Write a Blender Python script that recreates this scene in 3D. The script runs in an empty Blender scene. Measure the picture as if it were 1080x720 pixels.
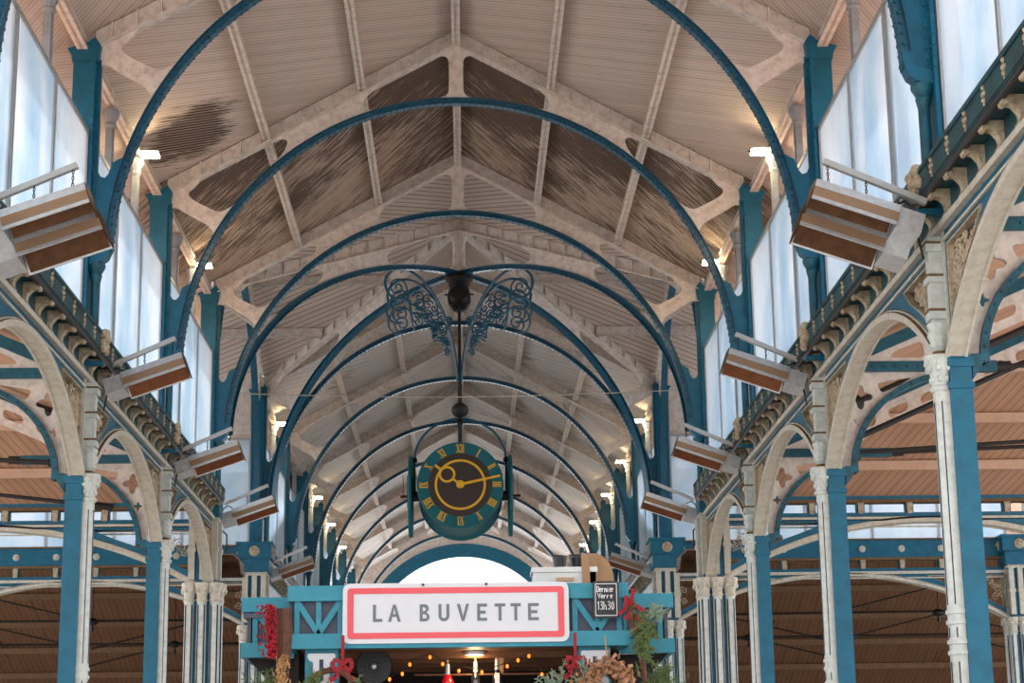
import bpy, bmesh, math, random
from math import sin, cos, pi, sqrt, atan2, hypot
from mathutils import Vector as V, Matrix, noise
from mathutils.geometry import tessellate_polygon
random.seed(7)
SC = bpy.context.scene
COL = SC.collection

# ------------------------------------------------------------------ measured layout (metres)
B = 6.58                                   # bay length along the nave
TY = [18.59, 25.17, 31.75, 38.33, 47.77, 54.35, 60.93, 67.51, 74.09, 80.67, 87.25]   # roof trusses
YC = (TY[3] + TY[4]) / 2                   # centre of the crossing
HC = (TY[4] - TY[3]) / 2
RS, RZ = 0.549, 14.72                      # rafter slope and height of its underside at the ridge
AR, AZ = 4.72, 8.93                        # arch rib radius and springing height

# ------------------------------------------------------------------ materials
def lin(c):
    return tuple(((v / 255) / 12.92 if v / 255 <= .04045 else ((v / 255 + .055) / 1.055) ** 2.4) for v in c) + (1,)

def nd(nt, kind, **kw):
    n = nt.nodes.new(kind)
    for k, v in kw.items():
        if k in n.inputs: n.inputs[k].default_value = v
        else: setattr(n, k, v)
    return n

def paint(name, rgb, rough=.5, dirt=None, amt=.35, scale=6, metal=0, spec=.4, hi=.62, bump=0):
    m = bpy.data.materials.new(name); m.use_nodes = True
    nt = m.node_tree; bs = nt.nodes['Principled BSDF']
    bs.inputs['Roughness'].default_value = rough; bs.inputs['Metallic'].default_value = metal
    bs.inputs['Specular IOR Level'].default_value = spec
    tc = nd(nt, 'ShaderNodeTexCoord')
    no = nd(nt, 'ShaderNodeTexNoise', Scale=scale, Detail=6.0, Roughness=.65)
    nt.links.new(tc.outputs['Object'], no.inputs['Vector'])
    mr = nd(nt, 'ShaderNodeMapRange'); mr.inputs['From Min'].default_value = .42; mr.inputs['From Max'].default_value = hi + .1
    mr.inputs['To Max'].default_value = amt
    nt.links.new(no.outputs['Fac'], mr.inputs['Value'])
    mx = nd(nt, 'ShaderNodeMix', data_type='RGBA')
    d = dirt if dirt else tuple(int(v * .55) for v in rgb)
    mx.inputs['A'].default_value = lin(rgb); mx.inputs['B'].default_value = lin(d)
    nt.links.new(mr.outputs['Result'], mx.inputs['Factor'])
    nt.links.new(mx.outputs['Result'], bs.inputs['Base Color'])
    if bump:
        bp = nd(nt, 'ShaderNodeBump', Strength=bump, Distance=.02)
        nt.links.new(no.outputs['Fac'], bp.inputs['Height']); nt.links.new(bp.outputs['Normal'], bs.inputs['Normal'])
    return m

def boards(name, rgb, dark, wear, width=.068, patch=None, gap=.62):
    """Painted matchboarding: UV u runs across the boards, v along them; paint flakes off in streaks."""
    m = bpy.data.materials.new(name); m.use_nodes = True
    nt = m.node_tree; L = nt.links.new; bs = nt.nodes['Principled BSDF']; bs.inputs['Roughness'].default_value = .85
    bs.inputs['Specular IOR Level'].default_value = .15
    uv = nd(nt, 'ShaderNodeUVMap'); sp = nd(nt, 'ShaderNodeSeparateXYZ'); L(uv.outputs['UV'], sp.inputs[0])
    def mth(op, a, b=None, c=None):
        n = nd(nt, 'ShaderNodeMath', operation=op)
        for i, q in enumerate((a, b, c)):
            if q is None: continue
            if isinstance(q, (int, float)): n.inputs[i].default_value = q
            else: L(q, n.inputs[i])
        return n.outputs[0]
    ub = mth('DIVIDE', sp.outputs['X'], width)
    fr = mth('FRACT', ub); fl = mth('FLOOR', ub)
    wn = nd(nt, 'ShaderNodeTexWhiteNoise', noise_dimensions='1D'); L(fl, wn.inputs['W'])
    cb = nd(nt, 'ShaderNodeCombineXYZ')
    L(mth('MULTIPLY', sp.outputs['X'], 9.0), cb.inputs[0]); L(mth('MULTIPLY', sp.outputs['Y'], 1.1), cb.inputs[1])
    L(mth('MULTIPLY', fl, .37), cb.inputs[2])
    n1 = nd(nt, 'ShaderNodeTexNoise', Scale=1.6, Detail=8.0, Roughness=.7); L(cb.outputs[0], n1.inputs['Vector'])
    n2 = nd(nt, 'ShaderNodeTexNoise', Scale=.55, Detail=3.0, Roughness=.55)
    tc = nd(nt, 'ShaderNodeTexCoord'); L(tc.outputs['Object'], n2.inputs['Vector'])
    n3 = nd(nt, 'ShaderNodeTexNoise', Scale=2.3, Detail=5.0, Roughness=.6); L(tc.outputs['Object'], n3.inputs['Vector'])
    area = mth('MULTIPLY', mth('SUBTRACT', n2.outputs['Fac'], .5), 1.1)
    w = mth('ADD', mth('ADD', mth('ADD', mth('MULTIPLY', n1.outputs['Fac'], 1.5), -.25), area), mth('ADD', mth('MULTIPLY', wn.outputs['Value'], .12), wear - .56))
    if patch:
        (px, py, rx, ry, am) = patch
        so = nd(nt, 'ShaderNodeSeparateXYZ'); L(tc.outputs['Object'], so.inputs[0])
        dx = mth('DIVIDE', mth('SUBTRACT', so.outputs['X'], px), rx); dy = mth('DIVIDE', mth('SUBTRACT', so.outputs['Y'], py), ry)
        dd = mth('ADD', mth('MULTIPLY', dx, dx), mth('MULTIPLY', dy, dy))
        w = mth('ADD', w, mth('MULTIPLY', mth('MAXIMUM', mth('SUBTRACT', 1.0, dd), 0.0), am))
    wr = nd(nt, 'ShaderNodeMapRange'); wr.inputs['From Min'].default_value = .52; wr.inputs['From Max'].default_value = .74
    L(w, wr.inputs['Value'])
    gp = mth('LESS_THAN', mth('ABSOLUTE', mth('SUBTRACT', fr, .5)), mth('ADD', .09, mth('MULTIPLY', wr.outputs['Result'], .13)))      # the joint
    jt = mth('MAXIMUM', mth('MULTIPLY', gp, mth('ADD', mth('MULTIPLY', wr.outputs['Result'], 1.0 - gap * .9), gap * .9)), mth('MULTIPLY', wr.outputs['Result'], .62))
    tint = nd(nt, 'ShaderNodeMix', data_type='RGBA')
    tint.inputs['A'].default_value = lin(rgb); tint.inputs['B'].default_value = lin(tuple(int(v * .86) for v in rgb))
    L(mth('MULTIPLY', mth('ADD', wn.outputs['Value'], n3.outputs['Fac']), .5), tint.inputs['Factor'])
    mx = nd(nt, 'ShaderNodeMix', data_type='RGBA'); mx.inputs['B'].default_value = lin(dark)
    L(tint.outputs['Result'], mx.inputs['A']); L(jt, mx.inputs['Factor'])
    L(mx.outputs['Result'], bs.inputs['Base Color'])
    return m

def emit(name, rgb, s):
    m = bpy.data.materials.new(name); m.use_nodes = True; bs = m.node_tree.nodes['Principled BSDF']
    bs.inputs['Base Color'].default_value = lin(rgb); bs.inputs['Emission Color'].default_value = lin(rgb)
    bs.inputs['Emission Strength'].default_value = s; return m

def frosted(name):
    m = bpy.data.materials.new(name); m.use_nodes = True; nt = m.node_tree; L = nt.links.new
    out = nt.nodes['Material Output']; nt.nodes.remove(nt.nodes['Principled BSDF'])
    tr = nd(nt, 'ShaderNodeBsdfTranslucent'); tp = nd(nt, 'ShaderNodeBsdfTransparent'); gl = nd(nt, 'ShaderNodeBsdfGlossy', Roughness=.12)
    df = nd(nt, 'ShaderNodeBsdfDiffuse'); df.inputs['Color'].default_value = lin((205, 215, 222))
    tc = nd(nt, 'ShaderNodeTexCoord'); mp = nd(nt, 'ShaderNodeMapping'); mp.inputs['Scale'].default_value = (.6, .6, .34)
    no = nd(nt, 'ShaderNodeTexNoise', Scale=1.3, Detail=5.0, Roughness=.6)
    L(tc.outputs['Object'], mp.inputs[0]); L(mp.outputs[0], no.inputs['Vector'])
    cr = nd(nt, 'ShaderNodeMix', data_type='RGBA'); cr.inputs['A'].default_value = lin((178, 204, 222)); cr.inputs['B'].default_value = lin((226, 233, 238))
    mr = nd(nt, 'ShaderNodeMapRange'); mr.inputs['From Min'].default_value = .35; mr.inputs['From Max'].default_value = .62
    L(no.outputs['Fac'], mr.inputs['Value']); L(mr.outputs['Result'], cr.inputs['Factor']); L(cr.outputs['Result'], tr.inputs['Color'])
    tp.inputs['Color'].default_value = (.8, .9, .96, 1)
    a = nd(nt, 'ShaderNodeMixShader'); a.inputs[0].default_value = .26; L(tr.outputs[0], a.inputs[1]); L(tp.outputs[0], a.inputs[2])
    b = nd(nt, 'ShaderNodeMixShader'); b.inputs[0].default_value = .18; L(a.outputs[0], b.inputs[1]); L(df.outputs[0], b.inputs[2])
    c = nd(nt, 'ShaderNodeMixShader'); c.inputs[0].default_value = .07; L(b.outputs[0], c.inputs[1]); L(gl.outputs[0], c.inputs[2])
    L(c.outputs[0], out.inputs['Surface']); return m

M = dict(
    teal=paint('teal_paint', (4, 100, 130), .42, (16, 66, 88), .5, 5),
    teal2=paint('teal_dark_paint', (18, 92, 112), .4, (22, 44, 50), .7, 7),
    rib=paint('rib_paint', (12, 92, 122), .3, (14, 48, 66), .6, 8, spec=.6),
    cream=paint('cream_paint', (204, 201, 188), .55, (150, 134, 112), .5, 9),
    ivory=paint('ivory_paint', (206, 214, 210), .5, (130, 128, 118), .4, 9),
    white=paint('roof_white_paint', (230, 219, 210), .6, (134, 112, 98), .55, 7, hi=.66),
    ochre=paint('dusty_top_paint', (118, 92, 62), .8, (84, 64, 44), .7, 10),
    groove=paint('groove_paint', (40, 50, 74), .6, amt=.2),
    orn=paint('ornament_cream_paint', (190, 178, 152), .7, (112, 74, 46), .8, 14),
    bark=paint('ornament_backing', (104, 84, 70), .85, amt=.4, scale=20),
    gutter=paint('gutter_black', (22, 24, 26), .4, (48, 40, 32), .4, 8),
    deck=paint('cornice_soffit_paint', (28, 78, 88), .5, (30, 40, 40), .8, 5),
    alu=paint('aluminium', (188, 190, 190), .35, (140, 138, 132), .3, 5, metal=.55),
    grey=paint('grey_post_paint', (150, 158, 166), .5, (110, 112, 114), .4, 8),
    galv=paint('galvanised_steel', (212, 216, 220), .32, (158, 162, 166), .5, 12, metal=.4),
    copper=paint('copper_reflector', (134, 84, 56), .35, (92, 54, 34), .5, 8, metal=.6),
    tan=paint('tan_metal', (160, 132, 106), .4, (150, 112, 80), .4, 7, metal=.3),
    dcop=paint('dark_reflector', (84, 56, 36), .3, (44, 28, 18), .7, 8, metal=.7),
    black=paint('black_metal', (22, 24, 28), .4, (40, 36, 34), .4, 8),
    iron=paint('dark_iron', (36, 34, 36), .6, (58, 46, 38), .4, 10),
    clockteal=paint('clock_teal', (4, 104, 116), .65, (8, 60, 72), .3, 3),
    clockbrown=paint('clock_brown', (50, 34, 26), .4, (36, 24, 18), .4, 6),
    gold=paint('gold_leaf', (240, 186, 30), .4, (214, 156, 26), .3, 12, metal=.05),
    kteal=paint('kiosk_paint', (44, 126, 146), .6, (34, 100, 120), .4, 7),
    kgrey=paint('kiosk_grey_board', (74, 80, 94), .8, (60, 64, 76), .5, 9),
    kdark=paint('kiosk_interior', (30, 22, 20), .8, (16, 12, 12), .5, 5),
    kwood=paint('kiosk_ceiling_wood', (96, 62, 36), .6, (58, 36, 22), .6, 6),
    signw=paint('sign_white', (188, 190, 196), .3, (202, 202, 208), .3, 4),
    signr=paint('sign_red', (194, 30, 46), .28, (206, 44, 58), .4, 5, spec=.6),
    signk=paint('sign_grey', (96, 104, 108), .5, amt=.1),
    chalkb=paint('chalkboard', (44, 46, 52), .8, (62, 64, 70), .5, 14),
    chalk=paint('chalk', (222, 222, 222), .9, (170, 170, 172), .5, 30),
    berry=paint('red_berry', (140, 6, 24), .35, (120, 8, 24), .5, 40),
    ribbon=paint('red_ribbon', (134, 10, 26), .7, (92, 8, 18), .5, 20),
    straw=paint('dried_flowers', (168, 128, 84), .9, (116, 82, 50), .6, 30),
    twig=paint('twigs', (92, 62, 50), .9, (58, 40, 32), .6, 20),
    fir=paint('fir_needles', (86, 104, 58), .7, (56, 72, 42), .6, 10),
    fir2=paint('blue_fir_needles', (116, 134, 112), .7, (80, 98, 84), .6, 10),
    cone=paint('pine_cone_scales', (158, 116, 86), .8, (104, 70, 48), .6, 24),
    crate=paint('pale_crate', (202, 206, 206), .6, (176, 178, 178), .3, 5),
    board=paint('wood_board', (152, 120, 88), .7, (140, 106, 74), .5, 9),
    bottle=paint('bottle_glass', (26, 32, 44), .12, (16, 18, 24), .3, 5, spec=.8),
    foil=paint('bottle_foil', (150, 160, 172), .4, (96, 104, 116), .4, 14, metal=.3),
    redglass=paint('red_glass', (206, 22, 44), .15, (160, 12, 30), .4, 8, spec=.8),
    cork=paint('cork', (196, 160, 128), .8, amt=.3),
    floor=paint('stone_floor', (196, 188, 178), .6, (120, 112, 102), .5, 1.5),
    hillw=paint('rendered_wall', (196, 190, 180), .9, (170, 164, 154), .4, 2),
    glass=frosted('frosted_glass'),
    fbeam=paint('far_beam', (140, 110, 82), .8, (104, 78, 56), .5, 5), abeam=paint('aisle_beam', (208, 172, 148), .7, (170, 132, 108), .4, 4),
    haze=paint('hazed_distant_render', (236, 238, 242), .9, amt=.1),  # near white because the distance haze is put into the colour
    lens=emit('lamp_lens', (255, 232, 190), 30),
    bulb=emit('amber_bulb', (255, 120, 30), 2.2),
    puck=emit('ceiling_spot', (255, 190, 110), 22),
)
BRD = (230, 212, 200); DRK = (56, 40, 33)
M['b0'] = boards('boards_clean', BRD, DRK, .16, .085, gap=.4)
M['b1'] = boards('boards_eaves_peeling', BRD, DRK, .15, .085, patch=(-4.45, 5.2, 1.0, 1.7, .8), gap=.4)
M['b1r'] = boards('boards_spotted', BRD, DRK, .2, .085, gap=.4)
M['b2'] = boards('boards_peeling', (214, 190, 172), DRK, .5, .085, patch=(0, .6, 10, 5.8, .34), gap=.8)
M['b3'] = boards('boards_crossing', BRD, (92, 72, 62), .14, .15, gap=.75)
M['b4'] = boards('boards_flaked_pale', (240, 232, 226), (128, 104, 90), .44, .085, gap=.3)
M['ba'] = boards('boards_aisle', (206, 162, 134), (112, 76, 56), .1, .16, gap=.5)
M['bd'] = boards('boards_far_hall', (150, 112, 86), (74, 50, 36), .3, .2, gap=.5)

# ------------------------------------------------------------------ mesh builder
class Basis:
    """2-D drawing plane in space: point(u, z, w) = o + u*U + z*Z + w*N"""
    def __init__(s, U=(1, 0, 0), N=(0, 1, 0), o=(0, 0, 0), Z=(0, 0, 1)):
        s.U, s.N, s.o, s.Z = V(U), V(N), V(o), V(Z)
    def __call__(s, u, z, w=0): return s.o + s.U * u + s.Z * z + s.N * w
XZ = Basis()
YZ = Basis((0, 1, 0), (1, 0, 0))

class MB:
    def __init__(s): s.v, s.f, s.uv = [], [], None
    def add(s, vs, fs):
        k = len(s.v); s.v += [V(p) for p in vs]; s.f += [tuple(i + k for i in f) for f in fs]; return s
    def box(s, x0, x1, y0, y1, z0, z1):
        return s.add([(x0, y0, z0), (x1, y0, z0), (x1, y1, z0), (x0, y1, z0), (x0, y0, z1), (x1, y0, z1), (x1, y1, z1), (x0, y1, z1)],
                     [(0, 3, 2, 1), (4, 5, 6, 7), (0, 1, 5, 4), (1, 2, 6, 5), (2, 3, 7, 6), (3, 0, 4, 7)])
    def plate(s, poly, w0, w1, bs=XZ, holes=()):
        loops = [poly] + list(holes); off = [0]; pts = []
        for l in loops: pts += l; off.append(len(pts))
        tris = tessellate_polygon([[V((p[0], p[1], 0)) for p in l] for l in loops])
        n = len(pts)
        vs = [bs(p[0], p[1], w0) for p in pts] + [bs(p[0], p[1], w1) for p in pts]
        fs = [tuple(t) for t in tris] + [tuple(n + i for i in reversed(t)) for t in tris]
        for k, l in enumerate(loops):
            m = len(l); o = off[k]
            for i in range(m):
                j = (i + 1) % m; fs.append((o + i, o + j, n + o + j, n + o + i))
        return s.add(vs, fs)
    def band(s, A, Bp, w0, w1, bs=XZ):
        n = len(A); vs = []
        for a, b in zip(A, Bp): vs += [bs(a[0], a[1], w0), bs(b[0], b[1], w0), bs(b[0], b[1], w1), bs(a[0], a[1], w1)]
        fs = [(0, 1, 2, 3), tuple(4 * (n - 1) + i for i in (3, 2, 1, 0))]
        for i in range(n - 1):
            for q in range(4):
                r = (q + 1) % 4; fs.append((4 * i + q, 4 * i + r, 4 * i + 4 + r, 4 * i + 4 + q))
        return s.add(vs, fs)
    def beam(s, p, q, up, half, t0, t1):
        """box along p->q: half width sideways, from t0 to t1 along 'up'"""
        p, q = V(p), V(q); d = (q - p).normalized(); up = V(up); up = (up - d * up.dot(d)).normalized(); sd = d.cross(up)
        c = [(-half, t0), (half, t0), (half, t1), (-half, t1)]
        vs = [e + sd * a + up * b for e in (p, q) for a, b in c]
        return s.add(vs, [(0, 1, 2, 3), (7, 6, 5, 4), (0, 4, 5, 1), (1, 5, 6, 2), (2, 6, 7, 3), (3, 7, 4, 0)])
    def tube(s, path, r, n=8, closed=False):
        P = [V(p) for p in path]; m = len(P)
        rr = r if isinstance(r, (list, tuple)) else [r] * m
        prev = None; vs = []
        for i, p in enumerate(P):
            if closed: t = P[(i + 1) % m] - P[i - 1]
            else: t = P[min(i + 1, m - 1)] - P[max(i - 1, 0)]
            t = t.normalized() if t.length > 1e-9 else V((0, 0, 1))
            if prev is None:
                a = V((0, 0, 1)) if abs(t.z) < .9 else V((1, 0, 0)); x = t.cross(a).normalized()
            else:
                x = prev - t * prev.dot(t); x = x.normalized() if x.length > 1e-6 else t.orthogonal().normalized()
            prev = x; y = t.cross(x)
            vs += [p + (x * cos(2 * pi * k / n) + y * sin(2 * pi * k / n)) * rr[i] for k in range(n)]
        fs = []
        for i in range(m if closed else m - 1):
            j = (i + 1) % m
            for k in range(n):
                l = (k + 1) % n; fs.append((i * n + k, i * n + l, j * n + l, j * n + k))
        if not closed: fs += [tuple(reversed(range(n))), tuple((m - 1) * n + k for k in range(n))]
        return s.add(vs, fs)
    def lathe(s, prof, o=(0, 0, 0), ax=(0, 0, 1), n=16, squash=None):
        ax = V(ax).normalized(); a = ax.orthogonal().normalized(); b = ax.cross(a); o = V(o)
        if abs(ax.z) > .99: a, b = V((1, 0, 0)), V((0, 1, 0))
        vs = []
        for r, h in prof: vs += [o + ax * h + (a * cos(2 * pi * (k + .5) / n) + b * sin(2 * pi * (k + .5) / n)) * r for k in range(n)]
        m = len(prof); fs = [tuple(reversed(range(n))), tuple((m - 1) * n + k for k in range(n))]
        for i in range(m - 1):
            for k in range(n):
                l = (k + 1) % n; fs.append((i * n + k, i * n + l, (i + 1) * n + l, (i + 1) * n + k))
        return s.add(vs, fs)
    def ball(s, c, r, n=8, sc=(1, 1, 1)):
        m = max(4, n // 2 + 1); c = V(c); vs = [c + V((0, 0, r * sc[2]))]
        for i in range(1, m):
            t = pi * i / m
            vs += [c + V((r * sc[0] * sin(t) * cos(2 * pi * k / n), r * sc[1] * sin(t) * sin(2 * pi * k / n), r * sc[2] * cos(t))) for k in range(n)]
        vs.append(c - V((0, 0, r * sc[2]))); e = len(vs) - 1
        fs = [(0, 1 + k, 1 + (k + 1) % n) for k in range(n)] + [(e, 1 + (m - 2) * n + (k + 1) % n, 1 + (m - 2) * n + k) for k in range(n)]
        for i in range(m - 2):
            for k in range(n):
                l = (k + 1) % n; fs.append((1 + i * n + k, 1 + (i + 1) * n + k, 1 + (i + 1) * n + l, 1 + i * n + l))
        return s.add(vs, fs)
    def rivet(s, c, nrm, r=.017):
        nrm = V(nrm).normalized(); a = nrm.orthogonal().normalized(); b = nrm.cross(a); c = V(c)
        vs = [c + (a * cos(k * pi / 3) + b * sin(k * pi / 3)) * r for k in range(6)] + [c + (a * cos(k * pi / 3) + b * sin(k * pi / 3)) * r * .6 + nrm * r * .6 for k in range(6)]
        return s.add(vs, [(k, (k + 1) % 6, 6 + (k + 1) % 6, 6 + k) for k in range(6)] + [tuple(range(6, 12))])
    def build(s, name, mat, parent=None, smooth=35, loc=None, recalc=True):
        me = bpy.data.meshes.new(name); me.from_pydata([tuple(p) for p in s.v], [], s.f)
        if s.uv:
            ul = me.uv_layers.new(name='UVMap')
            for lp in me.loops: ul.data[lp.index].uv = s.uv[lp.vertex_index]
        if recalc:
            bm = bmesh.new(); bm.from_mesh(me); bmesh.ops.recalc_face_normals(bm, faces=bm.faces); bm.to_mesh(me); bm.free()
        if smooth:
            for p in me.polygons: p.use_smooth = True
            me.set_sharp_from_angle(angle=math.radians(smooth))
        me.materials.append(mat if not isinstance(mat, str) else M[mat])
        o = bpy.data.objects.new(name, me); COL.objects.link(o)
        if loc: o.location = loc
        if parent: o.parent = parent
        return o

def tag(o, label=None, cat=None, group=None, kind=None):
    if label: o['label'] = label
    if cat: o['category'] = cat
    if group: o['group'] = group
    if kind: o['kind'] = kind
    return o
def thing(name, label, cat, loc=(0, 0, 0), group=None):
    o = bpy.data.objects.new(name, None); COL.objects.link(o); o.location = loc; o.empty_display_size = .2
    return tag(o, label, cat, group)
def struct(name, mb, mat, label=None, cat=None, loc=None, smooth=35):
    return tag(mb.build(name, mat, None, smooth, loc), label, cat, None, 'structure')
def dup(root, loc, label, group=None):
    r = root.copy(); COL.objects.link(r); r.location = loc; r['label'] = label
    if group: r['group'] = group
    for ch in list(root.children):
        c = ch.copy(); COL.objects.link(c); c.parent = r
        for g in list(ch.children):
            d = g.copy(); COL.objects.link(d); d.parent = c
    return r
def arc(cx, cz, r, a0, a1, n, rz=None):
    return [(cx + r * cos(a0 + (a1 - a0) * i / n), cz + (rz or r) * sin(a0 + (a1 - a0) * i / n)) for i in range(n + 1)]
def fillet(poly, r, n=5):
    out = []; m = len(poly)
    for i in range(m):
        p = V(poly[i]); a = V(poly[i - 1]); b = V(poly[(i + 1) % m])
        ri = r[i] if isinstance(r, (list, tuple)) else r
        da, db = a - p, b - p; k = min(ri, da.length * .48, db.length * .48)
        if k < 1e-4: out.append(tuple(p)); continue
        s0 = p + da.normalized() * k; s1 = p + db.normalized() * k
        for j in range(n + 1):
            t = j / n; q = s0 * (1 - t) ** 2 + p * 2 * t * (1 - t) + s1 * t * t; out.append(tuple(q))
    return out
def spiral(cx, cz, r0, turns, a0=0, sgn=1, n=22, r1=.12):
    return [(cx + r0 * (1 - (1 - r1) * i / n) * cos(a0 + sgn * 2 * pi * turns * i / n), cz + r0 * (1 - (1 - r1) * i / n) * sin(a0 + sgn * 2 * pi * turns * i / n)) for i in range(n + 1)]
def soft(pts, n=2):
    """corner-cut an open polyline, keeping its ends"""
    for _ in range(n):
        out = [pts[0]]
        for p, q in zip(pts, pts[1:]): out += [(p[0] * .75 + q[0] * .25, p[1] * .75 + q[1] * .25), (p[0] * .25 + q[0] * .75, p[1] * .25 + q[1] * .75)]
        pts = out + [pts[-1]]
    return pts
def side(s): return 'right' if s > 0 else 'left'
def rl(x): return RZ - RS * abs(x)
def az(x, R=AR): return AZ + sqrt(max(0, R * R - x * x))

BAYN = ['half outside the frame', 'nearest full bay', 'second bay', 'third bay']

# ------------------------------------------------------------------ roof trusses
def make_truss(root, U=(1, 0, 0), N=(0, 1, 0), posts=True, sides=(-1, 1), rivets=True, gus=True, wid=1.0):
    U = V(U)
    rib = MB()
    for s in sides:
        bs = Basis(U * s, N)
        # ---- white rafter: web, bottom flange
        mb = MB()
        mb.plate([(.0, RZ), (5.0, rl(5.0)), (5.0, rl(5.0) + .26), (0, RZ + .27)], -.02, .02, bs)
        mb.plate([(.0, RZ - .03), (5.0, rl(5.0) - .03), (5.0, rl(5)), (0, RZ)], -.11, .11, bs)
        for k in range(14 if rivets else 0):
            x = .35 + k * .34
            mb.plate([(x - .012, rl(x)), (x + .012, rl(x)), (x + .012, rl(x) + .25), (x - .012, rl(x) + .25)], -.09, .09, bs)
        mb.build('rafter', 'white', root, 0)
        # ---- white gusset plates between rafter and arch
        Ro = AR + .052
        if gus:
            g = MB()
            outer = [(x, az(x, Ro)) for x in [1.66 + (2.98 - 1.66) * i / 10 for i in range(11)]]
            lo = [(1.48, az(1.48, Ro))] + outer + [(3.2, az(3.2, Ro))]
            hi = [(3.3, rl(3.3) - .02), (3.02, rl(3.02) - .13), (2.92, rl(2.92) - .32)]
            hi2 = [(1.66, az(1.66, Ro) + .12), (1.62, rl(1.62) - .22), (1.5, rl(1.5) - .08), (1.34, rl(1.34) - .02)]
            g.plate([(1.45, az(1.45, Ro))] + outer + soft([(3.22, az(3.22, Ro)), (3.02, az(3.02, Ro) + .07), (2.93, (az(2.95, Ro) + rl(2.95)) / 2), (2.98, rl(2.98) - .09), (3.22, rl(3.22) - .02)])
                    + soft([(1.3, rl(1.3) - .02), (1.56, rl(1.56) - .09), (1.64, (az(1.62, Ro) + rl(1.62)) / 2), (1.6, az(1.6, Ro) + .07), (1.4, az(1.4, Ro))]), -.025, .025, bs)
            g.build('gusset_plate', 'white', root, 0)
            st = MB()
            st.plate(soft([(4.96, 11.7), (4.84, 11.74), (4.66, 11.62), (4.44, 11.5), (4.3, 11.42), (4.22, 11.32), (4.17, 11.2), (4.18, az(4.18, Ro))])
                     + [(4.1, az(4.1, Ro)), (3.95, az(3.95, Ro)), (3.84, az(3.84, Ro))] + soft([(3.82, az(3.82, Ro)), (3.93, az(3.93, Ro) + .08), (4.1, 11.63), (4.3, 11.73), (4.5, 11.83), (4.62, 11.92), (4.64, 12.02), (4.52, 12.1), (4.4, rl(4.4) - .015)]) + [(4.86, rl(4.86) - .02), (4.96, 12.0)], -.03, .03, bs)
            for k in range(6): st.rivet(bs(4.2 + k * .09, 11.56 + k * .055, -.03), -V(N)); st.rivet(bs(4.34 + k * .075, 11.5 + k * .05, -.03), -V(N))
            st.build('knee_strut', 'white', root, 0)
        # ---- blue arch rib
        a1 = pi / 2; a0 = .02
        A = arc(0, AZ, AR - .045, a0, a1, 40); Bq = arc(0, AZ, AR + .045, a0, a1, 40)
        rib.band(A, Bq, -.02, .02, bs)
        rib.band(arc(0, AZ, AR - .056, a0, a1, 40), A, -.075 * wid, .075 * wid, bs)
        rib.band(Bq, arc(0, AZ, AR + .056, a0, a1, 40), -.075 * wid, .075 * wid, bs)
        if rivets:
            for k in range(62):
                an = .03 + k * (pi / 2 - .03) / 62
                for w in (-.055 * wid, .055 * wid):
                    q = bs((AR - .056) * cos(an), AZ + (AR - .056) * sin(an), w); rib.rivet(q, bs(0, AZ, w) - q, .022)
                q = bs(AR * cos(an), AZ + AR * sin(an), -.02); rib.rivet(q, -V(N), .024)
                q = bs(AR * cos(an), AZ + AR * sin(an), .02); rib.rivet(q, V(N), .024)
        if posts:
            p = MB()
            p.box(5.0, 5.27, -.13, .13, 7.3, 11.82); p.box(4.96, 5.0, -.17, .17, 7.3, 11.86); p.box(4.9, 4.965, -.04, .04, 8.9, 11.8)
            # web between post and rib with the fork
            fork = [(4.96, 8.92), (4.96, 10.42), (4.91, 10.2), (4.86, 10.1), (4.8, 10.08), (4.75, 10.14), (4.70, 10.3)]
            aa = arc(0, AZ, AR + .05, .31, .0, 10)
            p.plate(fork + aa + [(4.80, 8.86), (4.88, 8.84)], -.03, .03)
            p.plate([(4.66, 9.2), (4.67, 9.05), (4.72, 8.93), (4.8, 8.87), (4.9, 8.84), (4.96, 8.84), (4.96, 9.0), (4.86, 9.0), (4.78, 9.04), (4.75, 9.2)], -.1, .1)
            for k in range(24):
                z = 9.0 + k * .12
                for w in (-.17,): p.rivet((4.98, w, z), (0, -1, 0)); p.rivet((4.93, -.04, z), (0, -1, 0))
                p.rivet((4.96, -.12, z), (-1, 0, 0)); p.rivet((4.96, .12, z), (-1, 0, 0))
            for v in range(len(p.v)): p.v[v].x *= s
            po = p.build('post', 'teal', root, 0)
            c = MB(); c.plate([(4.93, 11.74), (5.29, 11.74), (5.3, 11.84), (5.36, 11.93), (5.1, 12.0), (4.98, 12.1), (4.9, 11.98)], -.15, .15)
            for v in range(len(c.v)): c.v[v].x *= s
            c.build('post_cap', 'teal', po, 0)
            co = MB()
            co.lathe([(.05, 8.55), (.075, 8.66), (.085, 8.70), (.075, 8.72), (.12, 8.80), (.125, 8.85), (.10, 8.86)], (4.87, 0, 0), n=12)
            co.lathe([(.06, 7.75), (.06, 8.6)], (4.87, 0, 0), n=12)
            for v in range(len(co.v)): co.v[v].x *= s
            co.build('colonnette', 'teal2', root, 40)
    if len(sides) == 2 and gus:                        # king plate with its flared ends
        k = MB(); r = .17; zt = lambda x: rl(x) - .03
        zb = lambda x: az(x, AR + .052)
        poly = soft([(-.5, zt(.5)), (-.26, zt(.26) - .02), (-.13, zt(.13) - .14), (-.125, zt(.1) - .36), (-.125, zb(.12) + .25), (-.14, zb(.14) + .06), (-.36, zb(.36))])
        poly = poly + [(0, zb(0))] + [(-a, b) for a, b in reversed(poly)] + [(0, zt(0))]
        k.plate(poly, -.03, .03, Basis(U, N)); k.build('king_plate', 'white', root, 0)
    rib.build('arch_rib', 'rib', root, 0)

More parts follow.
